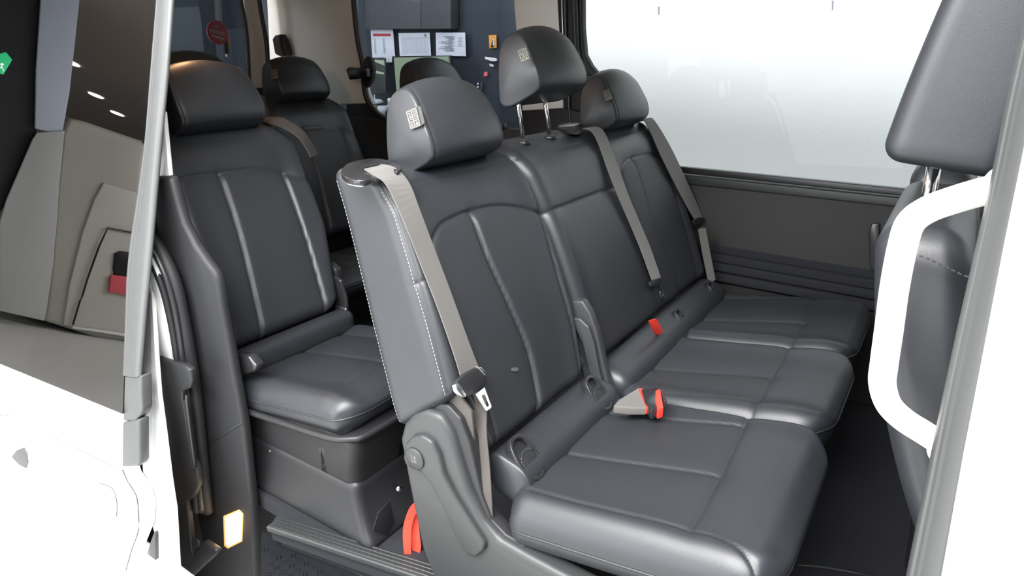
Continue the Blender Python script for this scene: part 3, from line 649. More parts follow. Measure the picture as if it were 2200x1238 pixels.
bu=slab('belt_buckle',[(-0.883,-0.055,0.395),(-0.807,-0.055,0.412),(-0.775,-0.055,0.388),(-0.790,-0.055,0.367),(-0.849,-0.055,0.338),(-0.896,-0.055,0.324)],(0,.03,0),GLOSSB,r3,bevel=.006)
box('buckle_clip',[(-0.870,-0.055,0.323)][0],(.014,.01,.006),CHROME,bu,bevel=.001)
# recliner bracket and hanging buckle on the inner side
slab('inner_shield',[(-1.095,0.470,0.480),(-1.036,0.470,0.508),(-0.998,0.470,0.489),(-0.995,0.470,0.377),(-0.992,0.470,0.288),(-1.027,0.470,0.261),(-1.078,0.470,0.304),(-1.095,0.470,0.391)],(0,-.03,0),PLAST,r3,bevel=.006)
slab('belt_buckle',[(-0.997,0.440,0.472),(-0.961,0.440,0.462),(-0.942,0.440,0.398),(-0.947,0.440,0.309),(-0.974,0.440,0.288),(-0.999,0.440,0.314),(-1.009,0.440,0.383)],(0,-.015,0),GLOSSB,r3,bevel=.006)
slab('belt_tongue',[(-0.989,0.420,0.368),(-0.935,0.420,0.368),(-0.930,0.420,0.351),(-0.961,0.420,0.330),(-0.988,0.420,0.338)],(0,-.006,0),SATIN,r3,bevel=.002)
ribbon_edges('seat_belt',[(-1.322,0.420,0.971),(-1.209,0.420,0.968),(-1.096,0.420,0.935),(-1.042,0.420,0.875)],[(-1.352,0.500,0.979),(-1.257,0.500,0.978),(-1.158,0.500,0.938),(-1.100,0.500,0.869)],BELTD,r3)
rf=rear_seat('black leather third row seat on the window side, only headrest showing behind near headrest',F3,1.08,-.93,res=.012)
r4=rear_seat('black leather fourth row seat below beige pillar, mostly hidden by third row',F4,.935,-1.68,group='rear seats')
tag4([c for c in r4.children if c.name.startswith('headrest')][0],[(-2.009,1.030,1.113),(-1.964,1.030,1.118),(-1.965,1.030,1.079),(-2.010,1.030,1.072)])
r4b=rear_seat('black leather fourth row middle seat, headrest top showing below rear window',F4,.42,-1.68,res=.012,hv=.70)
ribbon_edges('seat_belt',[(-1.800,0.771,1.022),(-1.800,0.774,0.965),(-1.800,0.789,0.912)],[(-1.800,0.824,1.019),(-1.800,0.831,0.961),(-1.800,0.847,0.907)],BELTD,r4)

# ---- front row ------------------------------------------------------------------------
def front_seat(label,y0,W=.50,tagit=False):
    t=thing('passenger_chair',label,'seat',(1.0,y0+W/2,-.05),'front seats')
    z1=lambda x:.36+.12*(x-.85)
    def bk_(a,b,c):     # side profile leans back, shoulders rounded
        k=b/.62
        x=.84+c*(1-.25*k)-.215*k-.035*np.sin(PI*k)
        y=y0+a+ (a-W/2)*(-.10*sstep(k,.75,1.0)); z=.36+b
        d=np.abs(c-.045); x=x; y=y+np.where(a<W/2,1,-1)*(.004*np.exp(-(d/.003)**2))*sstep(np.abs(a-W/2),W/2-.02,W/2)
        d2=np.abs(c-.05-.3*(k-.9)) 
        return V3(x,y,z)
    b=pad('backrest',(W,.62,.16),.05,.007,bk_,LEATHER,t)
    def hd(a,b,c):
        k=b/.36
        x=.612+c*(1-.12*k)+.05*k**1.4+.02*k-.0*(1-k); y=y0+W/2-.16+a; z=1.058+b*1.0-.10*(c-.0)*(1-k)
        return V3(x,y,z)
    h=pad('headrest',(.32,.36,.155),.028,.007,hd,LEATHER,t)
    for dx,dy in ((.0,-.07),(.0,.07)):
        tube('headrest_post',[(.685,y0+W/2+dy,.90),(.678,y0+W/2+dy,1.08)],.009,CHROME,t,sm=1)
        lathe('post_collar',[(.013,0),(.018,.003),(.016,.01)],(.69,y0+W/2+dy,.972),(0,0,1),GLOSSB,t)
    cushion(.80,1.35,y0,y0+W,lambda x:.40+.1*(x-.8),.15,[([(.85,y0+.1),(1.2,y0+.1)],1)],t,[LEATHER,INSERT],res=.015)
    pad('seat_box',(.5,W-.04,.30),.03,.02,lambda a,b,c:V3(.80+a,y0+.02+b,-.05+c),PLAST,t)
    stitches('stitching',[(0.690,-0.005,0.954),(0.703,-0.005,0.951),(0.721,-0.005,0.944),(0.737,-0.005,0.938),(0.751,-0.005,0.934)] if y0<.1 else [(.7,y0,.8),(.72,y0,.8)],THREADD,b,.008,.005,.0009,off=(0,-.003,0))
    return t
front_seat('black leather front passenger seat seen from its side behind the white grab handle',.0)
front_seat('black leather front seat standing beyond the passenger seat, mostly hidden',.62,.48)

# ================================================================== van body
vb=thing('van','white van body with dark cabin trim, beige pillars and open side doorway','van',(-.5,.75,-.6))
def vslab(name,pts,dv,m,parent=vb,bevel=.006,**k): return slab(name,pts,dv,m,parent,bevel,**k)
# floor of the cabin, raised rear part and tread step
vslab('cabin_floor',[(-2.6,-.06,-.06),(-.74,-.06,-.06),(-.70,-.13,-.06),(-.21,-.04,-.06),(.0,.02,-.06),(.55,.02,-.06),(1.9,.02,-.06),(1.9,1.6,-.06),(-2.6,1.6,-.06)],(0,0,-.05),CARPET,bevel=0)
st=vslab('scuff_strip',[(-.70,-.145,-.052),(-.21,-.045,-.052),(.1,-.0,-.052),(.1,.04,-.052),(-.21,.01,-.052),(-.70,-.09,-.052)],(0,0,-.02),PLASTG,bevel=.004)
for k in range(4):
    o=.012*k
    tube('scuff_rib',[(-.69,-.138+o,-.05),(-.21,-.034+o,-.05),(.05,.005+o,-.05)],.003,PLASTG,st,n=6,sm=1)
sp=vslab('step_plate',[(-.64,-.22,-.15),(-.50,-.34,-.15),(.6,-.34,-.15),(.6,.05,-.15),(-.21,-.03,-.15),(-.74,-.10,-.15),(-.80,-.10,-.15)],(0,0,-.03),MATM,bevel=0)
bm=bmesh.new()
for i in range(34):
    for j in range(9):
        x=-.78+i*.028; y=-.31+j*.028
        if y>-.06-.15*max(0,-.3-x) or x>.15 or x<-.78+(-.10-y)*1.25: continue
        a=PI/4 if (i+j)%2 else -PI/4
        for off in (-.005,.005):
            m_=Matrix.Translation((x-off*math.sin(a),y+off*math.cos(a),-.149))@Matrix.Rotation(a,4,'Z')@Matrix.Diagonal((.015,.0028,.003,1))
            bmesh.ops.create_cube(bm,size=1,matrix=m_)
me=bpy.data.meshes.new('tread_pattern'); bm.to_mesh(me); bm.free(); q=link('tread_pattern',me,MATM,sp); q['kind']='stuff'
vslab('step_riser',[(-.70,-.105,-.15),(-.21,-.02,-.15),(.5,.03,-.15),(.5,.03,-.06),(-.21,-.02,-.06),(-.70,-.105,-.06)],(0,.01,0),DARK,bevel=0)
vslab('sill_outer',[(-1.3,-.36,-.16),(2.0,-.36,-.16),(2.0,-.36,-.42),(-1.3,-.36,-.42)],(0,.06,0),WHITE,bevel=.02)
tube('floor_edge_strip',[(0.570,0.544,-0.057),(0.640,0.578,-0.057),(0.745,0.612,-0.057)],.004,PLASTG,vb,n=6,sm=2)
# roof
def hull(name,prof,x0,x1,m,parent=vb,nx=2):
    V=[];F=[]
    for x in (x0,x1):
        for y,z in prof: V.append((x,y,z))
    n=len(prof)
    for i in range(n): F.append((i,(i+1)%n,n+(i+1)%n,n+i))
    F.append(tuple(range(n))[::-1]); F.append(tuple(range(n,2*n)))
    me=bpy.data.meshes.new(name); me.from_pydata(V,[],F); me.update(); return link(name,me,m,parent)
hull('roof_lining',[(.12,1.50),(.3,1.53),(1.4,1.53),(1.58,1.50),(1.58,1.52),(1.4,1.56),(.3,1.56),(.12,1.52)],-2.7,1.9,BEIGE)
hull('roof_panel',[(.06,1.46),(.2,1.57),(1.5,1.57),(1.68,1.46),(1.70,1.48),(1.5,1.62),(.2,1.62),(.03,1.48)],-2.75,2.0,WHITE)
# far side of the cabin
YF=1.56
fw_=vslab('side_panel_lower',[(-2.7,YF,-.06),(1.9,YF,-.06),(1.9,YF,.735),(-.62,YF,.735),(-.70,YF,.86),(-2.7,YF,.86)],(0,.06,0),PANELD)
vslab('window_sill_trim',[(-.66,YF-.012,.70),(1.9,YF-.012,.715),(1.9,YF-.012,.742),(-.66,YF-.012,.735)],(0,.03,0),PLASTG,fw_,bevel=.004)
vslab('window_sill_seal',[(-.66,YF,.740),(1.9,YF,.748),(1.9,YF,.770),(-.66,YF,.766)],(0,.03,0),RUBBERB,fw_,bevel=.004)
for k,z in enumerate((.47,.435,.40,.36)):
    vslab('armrest_step',[(-.15,YF-.006-.007*k,z-.034),(1.2,YF-.006-.007*k,z-.034),(1.2,YF-.006-.007*k,z),(-.15,YF-.006-.007*k,z)],(0,.05,0),CARPET,fw_,bevel=.008)
vslab('side_panel_recess',[(0.509,1.545,0.640),(0.534,1.545,0.644),(0.566,1.545,0.462),(0.546,1.545,0.462),(0.529,1.545,0.490),(0.506,1.545,0.606)],(0,.01,0),GLOSSB,fw_,bevel=.004)
# pillars (beige fabric and black frames), rear to front
vslab('beige_pillar',[(-1.030,1.570,1.519),(-0.794,1.570,1.507),(-0.746,1.570,0.877),(-0.961,1.570,0.855)],(0,.03,0),BEIGE,bevel=.01)
vslab('pillar_garnish',[(-0.964,1.550,0.947),(-0.731,1.550,0.970),(-0.562,1.550,0.945),(-0.553,1.550,0.790),(-0.962,1.550,0.755)],(0,.03,0),DARK,bevel=.006)
fr_=vslab('sliding_door_frame',[(-0.804,1.560,1.506),(-0.680,1.560,1.500),(-0.669,1.560,1.291),(-0.653,1.560,1.187),(-0.625,1.560,1.147),(-0.593,1.560,1.115),(-0.573,1.560,1.056),(-0.562,1.560,0.867),(-0.737,1.560,0.855)],(0,.04,0),DARK,bevel=.008)
tube('door_seal',[(-0.757,1.555,1.503),(-0.738,1.555,1.219),(-0.720,1.555,1.032),(-0.704,1.555,0.857)],.008,RUBBERB,fr_)
tube('door_seal',[(-0.710,1.545,1.500),(-0.693,1.545,1.291),(-0.680,1.545,1.183),(-0.655,1.545,1.110),(-0.638,1.545,1.036),(-0.644,1.545,0.863)],.014,PLAST,fr_)
tube('seal_highlight',[(-0.770,1.552,1.504),(-0.757,1.552,1.292),(-0.740,1.552,1.127),(-0.716,1.552,0.975)],.0025,SATIN,fr_)
slab('belt_height_cover',[(-0.671,1.520,1.095),(-0.641,1.520,1.111),(-0.611,1.520,1.104),(-0.605,1.520,1.079),(-0.621,1.520,1.053),(-0.652,1.520,1.050)],(0,.04,0),PLASTG,fr_,bevel=.006)
vslab('cd_pillar_trim',[(-2.683,1.570,1.608),(-1.992,1.570,1.571),(-2.002,1.570,1.309),(-1.978,1.570,1.150),(-1.947,1.570,0.987),(-1.917,1.570,0.936),(-2.708,1.570,0.873),(-2.744,1.570,1.089)],(0,.03,0),BEIGE,bevel=.008)
vslab('beige_pillar_rear',[(-2.620,1.376,1.588),(-2.620,1.481,1.597),(-2.620,1.468,1.315),(-2.620,1.443,0.989),(-2.620,1.334,0.991),(-2.620,1.361,1.312)],(-.03,0,0),BEIGE,bevel=.004)
tube('rear_door_seal',[(-2.580,1.430,1.590),(-2.580,1.434,1.408),(-2.580,1.445,1.242),(-2.580,1.435,1.071),(-2.580,1.418,0.933)],.012,RUBBERB,vb)
slab('belt_anchor_cover',[(-2.627,1.520,1.258),(-2.599,1.520,1.277),(-2.545,1.520,1.284),(-2.530,1.520,1.257),(-2.505,1.520,1.169),(-2.556,1.520,1.159),(-2.618,1.520,1.178)],(0,.04,0),GLOSSB,vb,bevel=.008)
vslab('pillar_garnish',[(-2.121,1.575,0.946),(-1.969,1.575,0.957),(-1.941,1.575,0.925),(-1.900,1.575,0.886),(-1.817,1.575,0.857),(-1.689,1.575,0.848),(-1.416,1.575,0.851),(-1.052,1.575,0.865),(-1.052,1.575,0.766),(-2.153,1.575,0.676)],(0,.02,0),DARK,bevel=.003)
# quarter window frame ring and glass
qi=[(-1.948,1.560,1.567),(-1.961,1.560,1.397),(-1.948,1.560,1.264),(-1.934,1.560,1.173),(-1.942,1.560,1.070),(-1.927,1.560,0.976),(-1.868,1.560,0.915),(-1.777,1.560,0.886),(-1.042,1.560,0.892),(-1.032,1.560,1.021),(-1.042,1.560,1.519)]
tube('quarter_window_frame',[(-1.990,1.565,1.570),(-1.993,1.565,1.398),(-1.983,1.565,1.241),(-1.961,1.565,1.127),(-1.962,1.565,1.022),(-1.945,1.565,0.951),(-1.896,1.565,0.894),(-1.811,1.565,0.860),(-1.686,1.565,0.853),(-1.407,1.565,0.857),(-1.058,1.565,0.870)],.016,RUBBERB,vb,n=10)
slab('window_latch_cover',[(-1.910,1.540,1.174),(-1.875,1.540,1.156),(-1.867,1.540,1.106),(-1.886,1.540,1.049),(-1.927,1.540,1.012),(-1.959,1.540,1.040),(-1.956,1.540,1.128)],(0,.03,0),PLAST,vb,bevel=.008)
slab('window_latch',[(-2.027,1.500,1.104),(-2.004,1.500,1.118),(-1.946,1.500,1.115),(-1.875,1.500,1.116),(-1.873,1.500,1.071),(-1.949,1.500,1.060),(-2.005,1.500,1.054)],(0,.03,0),GLOSSB,vb,bevel=.006)
vslab('quarter_glass',[(-2.2,1.605,.80),(-.98,1.605,.80),(-.98,1.605,1.5),(-2.2,1.605,1.5)],(0,.004,0),GL_Q,bevel=0)
vslab('side_window_glass',[(-.76,1.605,.72),(1.9,1.605,.72),(1.9,1.605,1.5),(-.76,1.605,1.5)],(0,.004,0),GL_FAR,bevel=0)
vslab('cabin_front_block',[(1.75,.0,-.06),(1.75,1.56,-.06),(1.75,1.56,1.0),(1.75,.0,1.0)],(.3,0,0),DARK,bevel=.02)  # unseen slab across the cabin front, added to block light from ahead
# tail end
tube('rear_window_frame',[(-2.600,1.320,1.582),(-2.600,1.329,1.449),(-2.600,1.340,1.323),(-2.600,1.334,1.194),(-2.600,1.315,1.000)],.013,RUBBERB,vb)
vslab('tailgate_lower',[(-2.64,.0,-.06),(-2.64,1.56,-.06),(-2.64,1.56,1.0),(-2.64,.0,1.0)],(.03,0,0),DARK,bevel=.01)
vslab('rear_glass',[(-2.66,.0,.98),(-2.66,1.4,.98),(-2.66,1.4,1.52),(-2.66,.0,1.52)],(-.004,0,0),GL_Q,bevel=0)
# near side: rear pillar trim around the doorway
ct=vslab('pillar_trim',[(-1.112,-0.100,0.880),(-0.961,-0.100,0.898),(-0.950,-0.100,0.839),(-0.938,-0.100,0.779),(-0.904,-0.100,0.727),(-0.863,-0.100,0.688),(-0.832,-0.100,0.664),(-0.822,-0.100,0.640),(-0.822,-0.100,0.569),(-0.818,-0.100,0.476),(-0.817,-0.100,0.378),(-0.813,-0.100,0.278),(-0.810,-0.100,0.216),(-0.819,-0.100,0.093),(-0.830,-0.100,-0.059),(-0.877,-0.100,-0.362),(-0.945,-0.100,-0.727),(-1.936,-0.100,-1.373)],(0,.03,0),DARK,bevel=.012,seg=4)
tube('panel_joint',[(-1.013,-0.102,0.074),(-0.914,-0.102,0.146),(-0.810,-0.102,0.222)],.0012,PLASTG,ct,n=5,sm=1)
vslab('pillar_edge_ridge',[(-0.939,-0.115,0.349),(-0.898,-0.115,0.376),(-0.901,-0.115,0.211),(-0.920,-0.115,0.045),(-0.973,-0.115,-0.148),(-0.990,-0.115,-0.155),(-0.972,-0.115,0.008),(-0.960,-0.115,0.143),(-0.948,-0.115,0.256)],(0,.02,0),DARK,ct,bevel=.005) if False else None
for off,rd,m_ in ((0,.016,PLAST),(-14,.008,RUBBERB),(-28,.010,PLAST)):
    pass
tube('door_weatherstrip',[(-1.066,-0.130,0.734),(-1.025,-0.130,0.705),(-0.990,-0.130,0.659),(-0.969,-0.130,0.600),(-0.964,-0.130,0.519),(-0.964,-0.130,0.435),(-0.967,-0.130,0.347),(-0.980,-0.130,0.222),(-0.998,-0.130,0.089),(-1.018,-0.130,-0.053),(-1.034,-0.130,-0.165)],.017,DARK,ct,n=10)
tube('door_weatherstrip',[(-1.040,-0.150,0.717),(-1.004,-0.150,0.688),(-0.976,-0.150,0.637),(-0.963,-0.150,0.580),(-0.961,-0.150,0.499),(-0.967,-0.150,0.414),(-0.973,-0.150,0.339),(-0.982,-0.150,0.231),(-0.996,-0.150,0.101),(-1.011,-0.150,-0.038),(-1.028,-0.150,-0.149)],.008,RUBBERB,ct,n=8)
tube('door_weatherstrip',[(-1.041,-0.155,0.688),(-1.012,-0.155,0.651),(-0.992,-0.155,0.603),(-0.984,-0.155,0.544),(-0.983,-0.155,0.475),(-0.987,-0.155,0.403),(-0.989,-0.155,0.352),(-1.003,-0.155,0.227),(-1.013,-0.155,0.097),(-1.029,-0.155,-0.042),(-1.046,-0.155,-0.154)],.010,PLAST,ct,n=8)
slab('jamb_cover',[(-1.059,-0.180,0.389),(-0.993,-0.180,0.393),(-0.910,-0.180,0.407),(-0.883,-0.180,0.400),(-0.887,-0.180,0.364),(-0.904,-0.180,0.338),(-0.949,-0.180,0.313),(-0.958,-0.180,0.284),(-0.950,-0.180,0.204),(-0.967,-0.180,0.081),(-0.954,-0.180,0.062),(-0.951,-0.180,0.039),(-0.961,-0.180,-0.006),(-1.012,-0.180,-0.074),(-1.137,-0.180,-0.164),(-1.127,-0.180,-0.051),(-1.106,-0.180,0.125),(-1.083,-0.180,0.259)],(0,.02,0),PLAST,ct,bevel=.006)
slab('jamb_slot',[(-0.946,-0.184,0.287),(-0.929,-0.184,0.298),(-0.953,-0.184,0.076),(-0.953,-0.184,0.060),(-0.975,-0.184,0.048)],(0,.01,0),RUBBERB,ct,bevel=.001)
tube('jamb_rail',[(-0.916,-0.186,0.315),(-0.930,-0.186,0.207),(-0.944,-0.186,0.077)],.003,PLASTG,ct,n=6)
slab('jamb_cover_lower',[(-1.142,-0.180,-0.174),(-1.052,-0.180,-0.098),(-1.058,-0.180,-0.160),(-1.074,-0.180,-0.258),(-1.077,-0.180,-0.316),(-0.997,-0.180,-0.229),(-0.933,-0.180,-0.228),(-0.927,-0.180,-0.242),(-1.105,-0.180,-0.422),(-1.230,-0.180,-0.535)],(0,.02,0),PLAST,ct,bevel=.006)
slab('latch_opening',[(-1.053,-0.184,-0.236),(-1.022,-0.184,-0.233),(-1.018,-0.184,-0.255),(-1.071,-0.184,-0.300)],(0,.006,0),RUBBERB,ct,bevel=.001)
slab('lamp_glow_rim',[(-0.999,-0.103,-0.185),(-0.903,-0.103,-0.117),(-0.883,-0.103,-0.124),(-0.916,-0.103,-0.245),(-1.007,-0.103,-0.319),(-1.027,-0.103,-0.317)],(0,.01,0),LAMPGLOW,ct,bevel=.003)  # glowing rim added as the orange edge around the lit lens
lp=slab('step_lamp',[(-0.985,-0.106,-0.181),(-0.902,-0.106,-0.121),(-0.887,-0.106,-0.128),(-0.917,-0.106,-0.238),(-0.996,-0.106,-0.303),(-1.010,-0.106,-0.299)],(0,.012,0),LAMP,ct,bevel=.003)
slab('painted_quarter',[(-1.027,-0.160,0.702),(-1.010,-0.160,0.690),(-0.997,-0.160,0.643),(-0.989,-0.160,0.585),(-0.996,-0.160,0.494),(-1.015,-0.160,0.375),(-1.091,-0.160,0.351),(-1.098,-0.160,0.374),(-1.046,-0.160,0.620)],(0,.01,0),WHITE,ct,bevel=.001)
# outer white flange
vslab('rear_side_panel',[(-1.054,-0.036,1.051),(-1.000,-0.079,0.893),(-1.064,-0.081,0.886),(-1.069,-0.127,0.713),(-1.062,-0.141,0.665),(-0.997,-0.207,0.417),(-0.981,-0.227,0.313),(-0.959,-0.244,0.212),(-0.934,-0.266,0.082),(-0.913,-0.280,-0.001),(-0.894,-0.320,-0.233),(-0.898,-0.356,-0.449),(-1.091,-0.375,-0.557),(-1.057,-0.317,-0.219),(-1.020,-0.300,-0.116),(-1.070,-0.287,-0.043),(-1.084,-0.244,0.213),(-1.088,-0.190,0.483),(-1.100,-0.122,0.733),(-1.099,-0.037,1.049)],(0,.012,0),WHITE,bevel=.003)
vslab('rear_quarter_body',[(-2.75,-.12,-.45),(-1.16,-.12,-.45),(-1.16,-.12,.5),(-1.16,-.02,.95),(-1.16,.06,1.46),(-2.75,.06,1.46),(-2.75,-.02,.95),(-2.75,-.12,.5)],(0,.03,0),DARK,bevel=0)
# B pillar and front door edge at the right
bp_=vslab('door_pillar_trim',[(.80,-.07,-.3),(.765,-.07,.40),(.765,-.07,1.0),(.765,-.03,1.5),(1.0,-.03,1.5),(1.0,-.07,1.0),(1.0,-.07,-.3)],(0,.05,0),DARK,bevel=.01)
L1=[(0.732,-0.120,1.274),(0.734,-0.120,1.231),(0.736,-0.120,1.159),(0.740,-0.120,1.078),(0.743,-0.120,0.964),(0.746,-0.120,0.852),(0.752,-0.120,0.701),(0.759,-0.120,0.534),(0.763,-0.120,0.453)]
L2=[(0.757,-0.150,1.271),(0.761,-0.150,1.192),(0.764,-0.150,1.116),(0.769,-0.150,1.019),(0.777,-0.150,0.885),(0.786,-0.150,0.752),(0.797,-0.150,0.579),(0.802,-0.150,0.504)]
def strip(name,A,B,m,parent,th,bulge):
    A=catmull(A,4);B=catmull(B,4); n=min(len(A),len(B)); 
    import itertools
    def rs(P,k): 
        P=[P[int(round(i*(len(P)-1)/(k-1)))] for i in range(k)]; return P
    A=rs(A,24);B=rs(B,24); K=[(0,0),(.04,-.5),(.12,-.9),(.19,-.55),(.26,-.95),(.36,-.8),(.44,-1),(.7,-1.05),(.9,-.9),(1,-.2),(1,1),(0,1)]
    V=[];F=[]
    for a,b in zip(A,B):
        for t,h in K:
            p=a.lerp(b,t); p=p+Vector((0,h*bulge,0)); V.append(tuple(p))
    n=len(K)
    for i in range(23):
        for k in range(n): F.append((i*n+k,i*n+(k+1)%n,(i+1)*n+(k+1)%n,(i+1)*n+k))
    me=bpy.data.meshes.new(name); me.from_pydata(V,[],F); me.update()
    for p_ in me.polygons: p_.use_smooth=True
    o=link(name,me,m,parent); mm=o.modifiers.new('s','SUBSURF'); mm.levels=1; mm.render_levels=1
    return o
strip('pillar_seal',L1,L2,SEALG,vb,.01,.012)
vslab('front_door_panel',[tuple(p) for p in [(0.747,-0.165,1.270),(0.751,-0.165,1.192),(0.759,-0.165,1.118),(0.764,-0.165,1.022),(0.772,-0.165,0.890),(0.780,-0.165,0.759),(0.792,-0.165,0.588),(0.798,-0.165,0.515)]]+[(1.9,-.165,.2),(1.9,-.165,1.5)],(0,.03,0),WHITE,bevel=.004)

# sliding door, open, outside the body ----------------------------------------------------
sd=thing('sliding_door','open white van sliding door with dark glass and grey rubber edge','door',(-1.5,-.3,-.5))
slab('door_glass',[(-1.032,0.005,1.387),(-1.027,-0.013,1.322),(-1.034,-0.100,0.999),(-1.078,-0.188,0.674),(-1.057,-0.267,0.380),(-1.051,-0.298,0.267),(-1.845,-0.316,0.202),(-2.082,-0.321,0.183),(-2.217,0.022,1.452)],(0,.012,0),GL_DOOR,sd,bevel=0)
slab('glass_backing',[(-1.12,.05,1.45),(-1.12,-.08,1.0),(-1.12,-.22,.45),(-1.12,-.25,.25),(-2.6,-.25,.15),(-2.6,-.08,1.0),(-2.6,.05,1.45)],(0,.01,0),RUBBERB,sd,bevel=0) if False else None
dp_=slab('door_skin',[(-1.074,-0.288,0.260),(-1.086,-0.318,0.085),(-1.073,-0.322,0.059),(-1.014,-0.327,0.030),(-0.999,-0.334,-0.012),(-1.006,-0.344,-0.073),(-1.053,-0.359,-0.160),(-1.095,-0.376,-0.260),(-1.142,-0.424,-0.543),(-2.427,-0.547,-1.262),(-2.144,-0.303,0.172),(-1.896,-0.300,0.191)],(0,.05,0),WHITE,sd,bevel=.006)
slab('door_inner_shell',[(-1.079,-0.189,0.485),(-1.084,-0.244,0.213),(-1.096,-0.270,0.061),(-1.111,-0.286,-0.038),(-1.108,-0.305,-0.149),(-1.191,-0.338,-0.342),(-1.287,-0.364,-0.493),(-2.234,-0.446,-0.974),(-2.029,-0.234,0.268)],(0,.02,0),WHITE,sd,bevel=.003) if False else None
def edge_strip(name,A,B,m,parent,bulge):
    return strip(name,A,B,m,parent,.01,bulge)
edge_strip('door_edge_seal',[(-1.034,0.005,1.387),(-1.031,-0.013,1.322),(-1.033,-0.058,1.157),(-1.035,-0.107,0.976),(-1.053,-0.145,0.834),(-1.078,-0.188,0.674),(-1.069,-0.227,0.528),(-1.062,-0.267,0.371)],[(-0.950,-0.001,1.382),(-0.951,-0.018,1.319),(-0.949,-0.061,1.159),(-0.954,-0.103,1.005),(-0.958,-0.142,0.858),(-0.960,-0.186,0.695),(-0.964,-0.225,0.552),(-0.965,-0.267,0.396)],RUBBER,sd,.010)
slab('door_edge_cap',[(-1.046,-0.274,0.375),(-0.960,-0.270,0.399),(-0.962,-0.279,0.344),(-0.959,-0.286,0.306),(-0.969,-0.289,0.286),(-0.996,-0.294,0.261),(-1.061,-0.297,0.241)],(0,.03,0),RUBBER,sd,bevel=.005)
slab('door_edge_cap',[(-1.058,-0.301,0.239),(-0.969,-0.295,0.276),(-0.972,-0.316,0.150),(-0.980,-0.319,0.136),(-1.066,-0.325,0.103)],(0,.03,0),RUBBER,sd,bevel=.006)
tube('body_gap',[(-1.080,-0.319,0.086),(-1.051,-0.324,0.060),(-1.007,-0.328,0.034),(-1.000,-0.336,-0.011),(-1.000,-0.345,-0.067),(-1.039,-0.359,-0.144),(-1.079,-0.373,-0.232)],.0016,RUBBERB,sd,n=5,sm=2)
slab('handle_recess',[(-1.847,-0.361,-0.145),(-1.799,-0.354,-0.104),(-1.739,-0.348,-0.073),(-1.716,-0.351,-0.087),(-1.713,-0.356,-0.120),(-1.731,-0.361,-0.147),(-1.788,-0.362,-0.155)],(0,.006,0),RUBBER,sd,bevel=.002)
tube('panel_crease',[(-1.517,-0.327,0.041),(-1.397,-0.325,0.052),(-1.250,-0.323,0.067),(-1.093,-0.320,0.081)],.0010,RUBBER,sd,n=5,sm=2)
tube('flap_gap',[(-1.216,-0.335,-0.006),(-1.150,-0.333,0.005),(-1.127,-0.335,-0.007),(-1.118,-0.340,-0.037),(-1.123,-0.347,-0.077)],.0014,RUBBER,sd,n=5,sm=3)
tube('panel_crease',[(-1.945,-0.337,-0.019),(-1.844,-0.332,0.009)],.0012,RUBBER,sd,n=5,sm=1)
slab('tyre_gap',[(-1.040,-0.352,-0.249),(-0.998,-0.334,-0.142),(-0.964,-0.322,-0.073),(-0.957,-0.323,-0.077),(-0.964,-0.362,-0.306),(-1.045,-0.369,-0.347)],(0,.01,0),RUBBERB,vb,bevel=.001)

# grab handle ------------------------------------------------------------------------------
gh=thing('grab_handle','ivory white D-shaped grab handle on the dark pillar in front of passenger seat','handle',(.76,-.08,.7))
hp=[(0.762,-0.075,1.065),(0.739,-0.075,1.057),(0.713,-0.075,1.044),(0.689,-0.075,1.029),(0.674,-0.075,1.010),(0.671,-0.075,0.979),(0.672,-0.075,0.924),(0.676,-0.075,0.866),(0.679,-0.075,0.820),(0.682,-0.075,0.790),(0.694,-0.075,0.763),(0.715,-0.075,0.746),(0.743,-0.075,0.734),(0.775,-0.075,0.720)]
tube('grip',hp,.0168,WHITEP,gh,n=16,sm=6,flat=.8,up=(0,1,0))
for q in (hp[0],hp[-1]): lathe('mount',[(.026,0),(.028,.01),(.02,.02)],(q[0],-.07,q[2]),(0,-1,0),WHITEP,gh)

# ================================================================== things beyond the windows
def wallthing(name,label,cat,pts,dv,m,group=None,bevel=.001):
    o=slab(name,pts,dv,m,None,bevel); tag(o,label,cat,group); return o

sh1=slab('wall_cupboard',[(-3.638,3.280,1.872),(-3.691,3.280,1.366),(-3.065,3.280,1.359),(-3.036,3.280,1.836)],(0,.10,0),SLATE,None,.003); tag(sh1,'pale slate cupboard door mounted above the pinned papers, left one','cupboard',group='wall cupboards')
sh2=slab('wall_cupboard',[(-3.031,3.280,1.836),(-3.060,3.280,1.359),(-2.752,3.280,1.355),(-2.735,3.280,1.818)],(0,.10,0),SLATE,None,.003); tag(sh2,'narrow slate cupboard door above the rightmost pinned paper','cupboard',group='wall cupboards')
tag(slab('tall_cabinet',[(-2.225,3.200,1.780),(-2.230,3.200,0.551),(-2.067,3.200,0.563),(-2.075,3.200,1.771)],(0,.2,0),BLUEG,None,.004),'tall dark blue cabinet at the right end of the office wall','cabinet')
def paper(label,pts,lines,red=None,name='pinned_paper'):
    t=slab(name,pts,(0,.002,0),PAPER,None,0); tag(t,label,'paper','papers pinned to the office wall')
    P=[Vector(p) for p in pts]  # tl,tr,br,bl
    def q(u,v): return P[0].lerp(P[1],u).lerp(P[3].lerp(P[2],u),v)+Vector((0,-.0015,0))
    V=[];F=[]
    for (u0,v0,u1,v1) in lines:
        k=len(V); V+= [tuple(q(u0,v0)),tuple(q(u1,v0)),tuple(q(u1,v1)),tuple(q(u0,v1))]; F.append((k,k+1,k+2,k+3))
    me=bpy.data.meshes.new('printed_lines'); me.from_pydata(V,[],F); me.update(); tag(link('printed_lines',me,INK,t),kind='stuff')
    if red:
        u0,v0,u1,v1=red; me=bpy.data.meshes.new('red_header'); me.from_pydata([tuple(q(u0,v0)),tuple(q(u1,v0)),tuple(q(u1,v1)),tuple(q(u0,v1))],[],[(0,1,2,3)]); me.update(); link('red_header',me,PAPERR,t)
    return t
random.seed(3)
